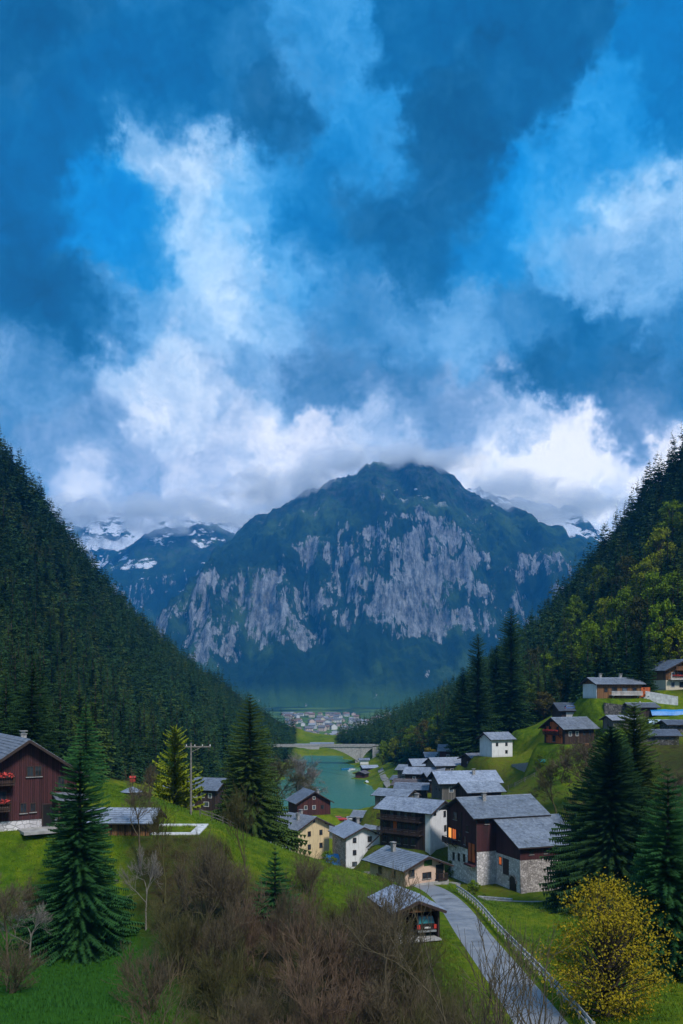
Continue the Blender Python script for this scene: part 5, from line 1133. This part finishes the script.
for px, Y, h_, lb in ((540, 226, 4.5, 'round dark green bush left of the orange-red chalet'), (328, 190, 5.0, 'dense green bush between the yellow and the white house'), (380, 156, 5.5, 'dark green bush left of the peach house'), (391, 150, 3.2, 'small bush against the peach house wall'), (484, 150, 2.4, 'clipped shrub beside the path below the big chalet'), (474, 160, 4.0, 'dark bush in the gap left of the big chalet'), (388, 330, 5, 'bush at the near right corner of the lake'), (655, 226, 3.5, 'bright hedge bush above the retaining wall'), (668, 223, 3.0, 'bright hedge bush right of the other on the retaining wall'), (450, 178, 4.0, 'green bush below the white end wall of the balconied house')):
    leafy(px, Y, h_, 1.15, M_leaf if Y > 200 else M_olive if px == 380 else M_leaf, lb, None, k % 3, 'bush', -.6); k += 1
# near spruces, each with crown and trunk
def bigspruce(px, Y, h_, r_, lb, seed, nb=520, ns=9, mt_=None, droop=.34, nm='spruce', z=None, pw=.85, **kw):
    tb, tk = conifer(seed, h_, r_, int(nb*3), int(ns*1.7), .02, droop, wid=.15, ragged=.38, power=pw, **kw); x, y = G1(px, Y)
    return maketree(nm, [('crown', tb.mesh('crown'), mt_ or M_spruce_near), ('trunk', tk.mesh('trunk'), M_bark)], (x, y, gz(x, y) if z is None else z), 0, (1, 1, 1), lb, 'tree')
bigspruce(80, 83, 18.3, 4.9, 'large foreground spruce in front of the maroon chalet', 1, 620, 13, pw=.72)
bigspruce(250, 137, 22.5, 6.6, 'tall dark spruce on the knoll edge in the centre-left, above the bare tree', 2, 560, 9, M_spruce)
bigspruce(32, 132, 19.5, 5.0, 'broad spruce rising behind the maroon chalet roof', 3, 420, 8, M_spruce); bigspruce(86, 138, 14.0, 3.6, 'medium spruce between the chalet and the wood store', 4, 380, 8)
bigspruce(6, 150, 20, 4.6, 'spruce at the left border behind the chalet roof', 14, 380, 8, M_spruce)
bigspruce(275, 88, 7.6, 2.5, 'small young fir among the bare bushes in the foreground', 5, 260, 7, M_spruce_near, .15)
bigspruce(611, 128, 25.5, 8.2, 'big dark spruce hiding the right end of the big chalet', 6, 800, 15, M_spruce, pw=.6); bigspruce(634, 134, 28, 8.0, 'taller dark spruce just right of the one by the big chalet', 7, 640, 9, M_spruce, pw=.65)
bigspruce(668, 76, 17.5, 5.4, 'foreground spruce at the right border behind the yellow tree', 8, 600, 11); bigspruce(700, 88, 20, 5.5, 'spruce cut off by the right border', 9, 480, 10)
for px, Y, h_, r_, lb in ((478, 285, 45, 7.6, 'tallest dark spruce above the little white house'), (511, 288, 42, 7.2, 'second tall dark spruce, right of the tallest'), (463, 290, 34, 6.2, 'shorter spruce on the left of the two tallest'), (496, 294, 33, 6.0, 'spruce filling the gap between the two tallest'), (452, 305, 21, 4.8, 'low spruce behind the red cabin at the cluster top'), (641, 246, 19, 4.0, 'dark spruce behind the forest-edge house')): bigspruce(px, Y, h_, r_, lb, int(px), 420, 6, M_spruce, .26, pw=.58)
tb, tk = conifer(31, 17, 3.6, 420, 7, .16, .06, lift=.25, wid=.22, ragged=.7, power=.5); x, y = G1(175, 148); maketree('larch', [('crown', tb.mesh('crown'), M_larch), ('trunk', tk.mesh('trunk'), M_bark)], (x, y, gz(x, y)-.5), 0, (1, 1, 1), 'bright yellow-green larch beside the utility pole', 'tree')
# yellow tree
tb, tk = broadleaf(41, 10.4, 4.6, 260, 13000, .10, z0=.05); x, y = G1(607, 63); maketree('yellow_tree', [('crown', tb.mesh('crown'), M_yleaf), ('trunk', tk.mesh('trunk'), M_bark)], (x, y, gz(x, y)-.8), 0, (1, 1, 1), 'round yellow-leafed tree in the lower right corner', 'tree')
# bare trees and bushes
bm_ = {}
def baremesh(seed, **kw):
    if seed not in bm_: l, t = bare(seed, **kw); bm_[seed] = (l.mesh('limbs'), t.mesh('twigs'))
    return bm_[seed]
TWM = {'b': M_twig, 'r': M_twig_red, 'o': M_twig_olive, 'p': M_twig_pale}
def baretree(px, Y, sz, wr, kind, mk, lb, grp=None, nm='bare_tree', sink=0.0, xy=None):
    seed, h0 = kind[0], kind[1]['h']; l, t = baremesh(seed, **kind[1]); m = TWM[mk]; x, y = xy or G1(px, Y)
    def var(me):
        if not me.materials or me.materials[0] == m: return me
        key = me.name+m.name; c = bpy.data.meshes.get(key)
        if c is None: c = me.copy(); c.name = key; c.materials.clear()
        return c
    s = sz/h0; return maketree(nm, [('limbs', var(l), m), ('twigs', var(t), m)], (x, y, gz(x, y)-.1-sink), rs.rand()*6.28, (s*wr, s*wr, s), lb, 'bush' if 'bush' in nm else 'tree', grp)
KT = (501, dict(h=10, stems=1, spread=.33, depth=5, kids=(3, 4), r0=.14, up=.55, fine=.012, cap=4200)); KT2 = (502, dict(h=10, stems=1, spread=.45, depth=5, kids=(3, 4), r0=.13, up=.4, fine=.012, cap=4200))
KB = [(510+i, dict(h=6, stems=8, spread=.36, depth=5, kids=(2, 4), r0=.085, up=.5, fine=.013, cap=3200)) for i in range(4)]; KF = (520, dict(h=12, stems=1, spread=.5, depth=5, kids=(3, 5), r0=.22, up=.35, fine=.03, cap=4200))
KN = [(530+i, dict(h=8, stems=4, spread=.36, depth=4, kids=(2, 3), r0=.08, up=.5, fine=.012, cap=700)) for i in range(2)]
baretree(247, 88, 11.0, .9, KT, 'o', 'tall fan-shaped bare tree standing alone above the brush, left of the young fir'); baretree(140, 92, 9.5, .9, KT2, 'b', 'dark bare tree just right of the big foreground spruce'); baretree(146, 84, 7.5, .8, KT2, 'p', 'pale-barked bare tree leaning beside the dark one by the spruce'); baretree(150, 104, 6.5, .9, KT, 'b', 'thin bare tree in front of the wood store')
baretree(290, 70, 9.0, .8, KT, 'b', 'slender bare tree standing in the thicket left of the big reddish bush'); baretree(385, 66, 10.5, .8, KT2, 'b', 'dark slender bare tree rising in front of the garage'); baretree(165, 88, 9.0, .8, KT, 'o', 'olive slender bare tree on the lawn corner right of the dark tree'); baretree(8, 74, 8.0, 1.2, KT2, 'b', 'bare tree reaching in from the left border over the lawn'); baretree(30, 78, 5.5, 1.3, KT2, 'p', 'low grey bare tree against the skirt of the big spruce')
for px, Y, sz, wr, mk, lb in ((292, 300, 19, 1.3, 'p', 'pale brown bare tree on the near left lake shore'), (277, 285, 17, 1.3, 'o', 'olive bare tree left of the brown one by the lake'), (304, 320, 13, 1.3, 'o', 'small bare tree closest to the water on the left shore'), (574, 172, 15, 1.1, 'o', 'big grey-green bare tree behind the right end of the big chalet'), (556, 186, 11, 1.1, 'o', 'bare tree above the roofs of the big chalet'), (592, 182, 14, 1.1, 'b', 'bare tree between the big chalet and the spruces'), (650, 168, 11, 1.4, 'o', 'spreading olive bare tree on the right slope beyond the spruces'), (675, 160, 9, 1.4, 'b', 'brown bare tree at the right border on the slope'), (562, 205, 8, 1.3, 'o', 'bare tree low on the bright meadow edge'), (530, 310, 8, 1.2, 'r', 'reddish bare tree at the top of the bright meadow'), (640, 185, 8, 1.4, 'b', 'low bare tree under the mossy stone wall')):
    baretree(px, Y, sz, wr, KF, mk, lb)
for px, Y, sz, wr, mk, lb in ((6, 66, 4.5, 1.2, 'b', 'low brown bush at the left border on the lawn'), (22, 84, 5.0, 1.2, 'b', 'brown bush behind the bare trees at the left border'), (318, 60, 8.0, 1.0, 'r', 'rounded reddish bush low in the bottom centre'), (350, 68, 9.4, .9, 'b', 'rounded brown bush between the two biggest bushes'), (392, 70, 8.0, .9, 'o', 'olive bush hiding the foot of the garage'), (235, 84, 6.5, .9, 'b', 'brown bush at the trunk of the fan-shaped tree'), (470, 52, 5.0, .9, 'b', 'brown bush hiding the lower left edge of the road'), (150, 62, 4.8, 1.0, 'b', 'brown bush at the lawn corner near the bottom edge'), (215, 74, 7.2, .9, 'b', 'brown bush in the second row left of centre'), (250, 76, 6.5, .9, 'r', 'reddish bush under the fan-shaped tree'), (245, 58, 5.6, .9, 'b', 'low brown bush at the very bottom left of centre'), (300, 58, 6.0, .9, 'r', 'low reddish bush at the very bottom centre'), (360, 56, 6.0, .9, 'o', 'olive bush at the very bottom right of centre'), (200, 82, 8.6, .85, 'b', 'large brown bare bush left of the fan-shaped tree'), (172, 72, 6.6, .9, 'o', 'olive bare bush at the edge of the lawn'), (228, 66, 6.5, .9, 'o', 'olive bare bush at the bottom left of centre'), (332, 66, 10.0, .95, 'r', 'big reddish-brown bare bush in the bottom centre'), (372, 74, 9.6, .9, 'b', 'big brown bare bush left of the garage'), (300, 78, 7.0, .9, 'r', 'reddish bare bush below the young fir'), (402, 60, 7.0, .9, 'b', 'brown bare bush at the bottom beside the road'), (345, 90, 6.0, .9, 'o', 'olive bare bush on the rise behind the bottom thicket'), (312, 98, 5.0, .9, 'b', 'brown bush at the foot of the grassy knoll'), (272, 60, 6.4, .9, 'b', 'brown bush at the bottom edge left of centre'), (430, 58, 5.5, .9, 'o', 'olive bush at the road edge near the bottom')):
    baretree(px, Y, sz, wr, KB[k % 4], mk, lb, None, 'bare_bush', .3); k += 1
for px, Y, sz, lb in ((492, 47, 12.0, 'dark bare sapling clump in front of the road, left one'), (522, 44, 11.0, 'dark bare sapling clump in front of the road, right one'), (455, 50, 10.0, 'thin dark saplings over the left edge of the road'), (548, 50, 10.0, 'thin dark saplings left of the yellow tree')):
    baretree(px, Y, sz, 1.0, KN[k % 2], 'b', lb, None, 'bare_sapling', .6); k += 1
bb2 = [(540+i, dict(h=3, stems=8, spread=.5, depth=3, kids=(2, 4), r0=.025, up=.4, fine=.008, cap=520)) for i in range(3)]
cnt = 0
while cnt < 115:
    y = rs.uniform(52, 100); px = rs.uniform(150, 560); x = (px-CX)/FPX*y; d, _z = seg_dist(np.array([x]), np.array([y]), ROAD)
    if d[0] < 5 or (px > 440 and x > np.interp(y, ROAD[::-1, 1][::-1].copy()*0+y, [0]*len(ROAD)) and px > 470) or (px > 430 and px < 470 and y > 80) or (px < 240 and y > 90) or (400 < px and 75 < y < 100): continue
    baretree(0, 0, rs.uniform(1.6, 4.0), 1.2, bb2[cnt % 3], 'bro'[cnt % 3], 'low tangled bare bush in the thicket along the bottom', 'low bushes of the foreground thicket', 'bare_bush', 0, (x, y)); cnt += 1
for _ in range(60):
    y = rs.uniform(100, 215); px = rs.uniform(600, 690); x = (px-CX)/FPX*y
    baretree(0, 0, rs.uniform(1.5, 3.5), 1.3, bb2[_ % 3], 'bo'[_ % 2], 'low brown bush scattered over the rough right slope', 'low bushes of the right slope', 'bare_bush', 0, (x, y))
for _ in range(22):
    y = rs.uniform(96, 128); px = rs.uniform(300, 400); x = (px-CX)/FPX*y
    if seg_dist(np.array([x]), np.array([y]), ROAD)[0][0] < 7: continue
    baretree(0, 0, rs.uniform(1.5, 3.2), 1.3, bb2[_ % 3], 'bo'[_ % 2], 'low brown bush on the bank between the knoll and the village', 'low bushes of the village bank', 'bare_bush', 0, (x, y))
# grass tufts on the near meadows
N_ = 60000; gx_ = rs.uniform(-48, 60, N_); gy_ = rs.uniform(44, 150, N_); d, _z = seg_dist(gx_, gy_, ROAD); d2, _z = seg_dist(gx_, gy_, PATH); _s = scrub[np.clip(np.searchsorted(ys, gy_), 0, len(ys)-1), np.clip(np.searchsorted(xs, gx_), 0, len(xs)-1)]
m = (_s+rs.uniform(-.25, .25, N_) < .6) & (d > 2.8) & (d2 > 1.5) & (fbm(gx_/7, gy_/7, 3) > -.25) & (np.abs(CX+gx_/gy_*FPX-341) < 370)
gx_, gy_ = gx_[m], gy_[m]; n = len(gx_); gzz = gz(gx_, gy_); B = 5
a = rs.rand(n, B)*6.283; hh = rs.uniform(.10, .34, (n, B))*(1+.8*np.clip(fbm(gx_/9, gy_/9, 2), 0, 1))[:, None]; ox = rs.normal(size=(n, B))*.12; oy = rs.normal(size=(n, B))*.12
bx2 = gx_[:, None]+ox; by2 = gy_[:, None]+oy; z0 = gzz[:, None]-.03+0*a
V = np.stack([np.stack([bx2-np.cos(a)*.03, by2-np.sin(a)*.03, z0], -1), np.stack([bx2+np.cos(a)*.03, by2+np.sin(a)*.03, z0], -1), np.stack([bx2+np.sin(a)*hh*.5, by2-np.cos(a)*hh*.5, z0+hh], -1)], 2).reshape(-1, 3)
def gtuft(g):
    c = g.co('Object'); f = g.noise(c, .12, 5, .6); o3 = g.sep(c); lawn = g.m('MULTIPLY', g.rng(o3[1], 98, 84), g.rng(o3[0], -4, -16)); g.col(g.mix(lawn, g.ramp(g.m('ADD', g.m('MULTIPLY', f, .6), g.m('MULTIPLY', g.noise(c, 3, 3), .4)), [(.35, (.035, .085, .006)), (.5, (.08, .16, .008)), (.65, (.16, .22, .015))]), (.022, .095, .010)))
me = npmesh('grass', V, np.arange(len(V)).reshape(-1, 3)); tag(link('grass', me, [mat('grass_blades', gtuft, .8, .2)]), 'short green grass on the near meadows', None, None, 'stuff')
flatten_line(ROAD, 2.7, 1.6)
# ---------------------------------------------------------------- the ground follows the pads and roads built above
me = gobj.data; co = np.empty(len(me.vertices)*3, np.float32); me.vertices.foreach_get('co', co); co = co.reshape(-1, 3); co[:, 2] = ZZ.ravel(); me.vertices.foreach_set('co', co.ravel()); me.update()
_rl = ROAD.copy(); _rl[:, 2] += 0
ribbon('road', _rl, 1.85, .06, M_asph)
ribbon('path', PATH, 1.1, .12, M_gravel)
ribbon('path', LANE, 1.5, .12, M_gravel)
ribbon('path', SHORE, 1.4, .12, M_gravel)
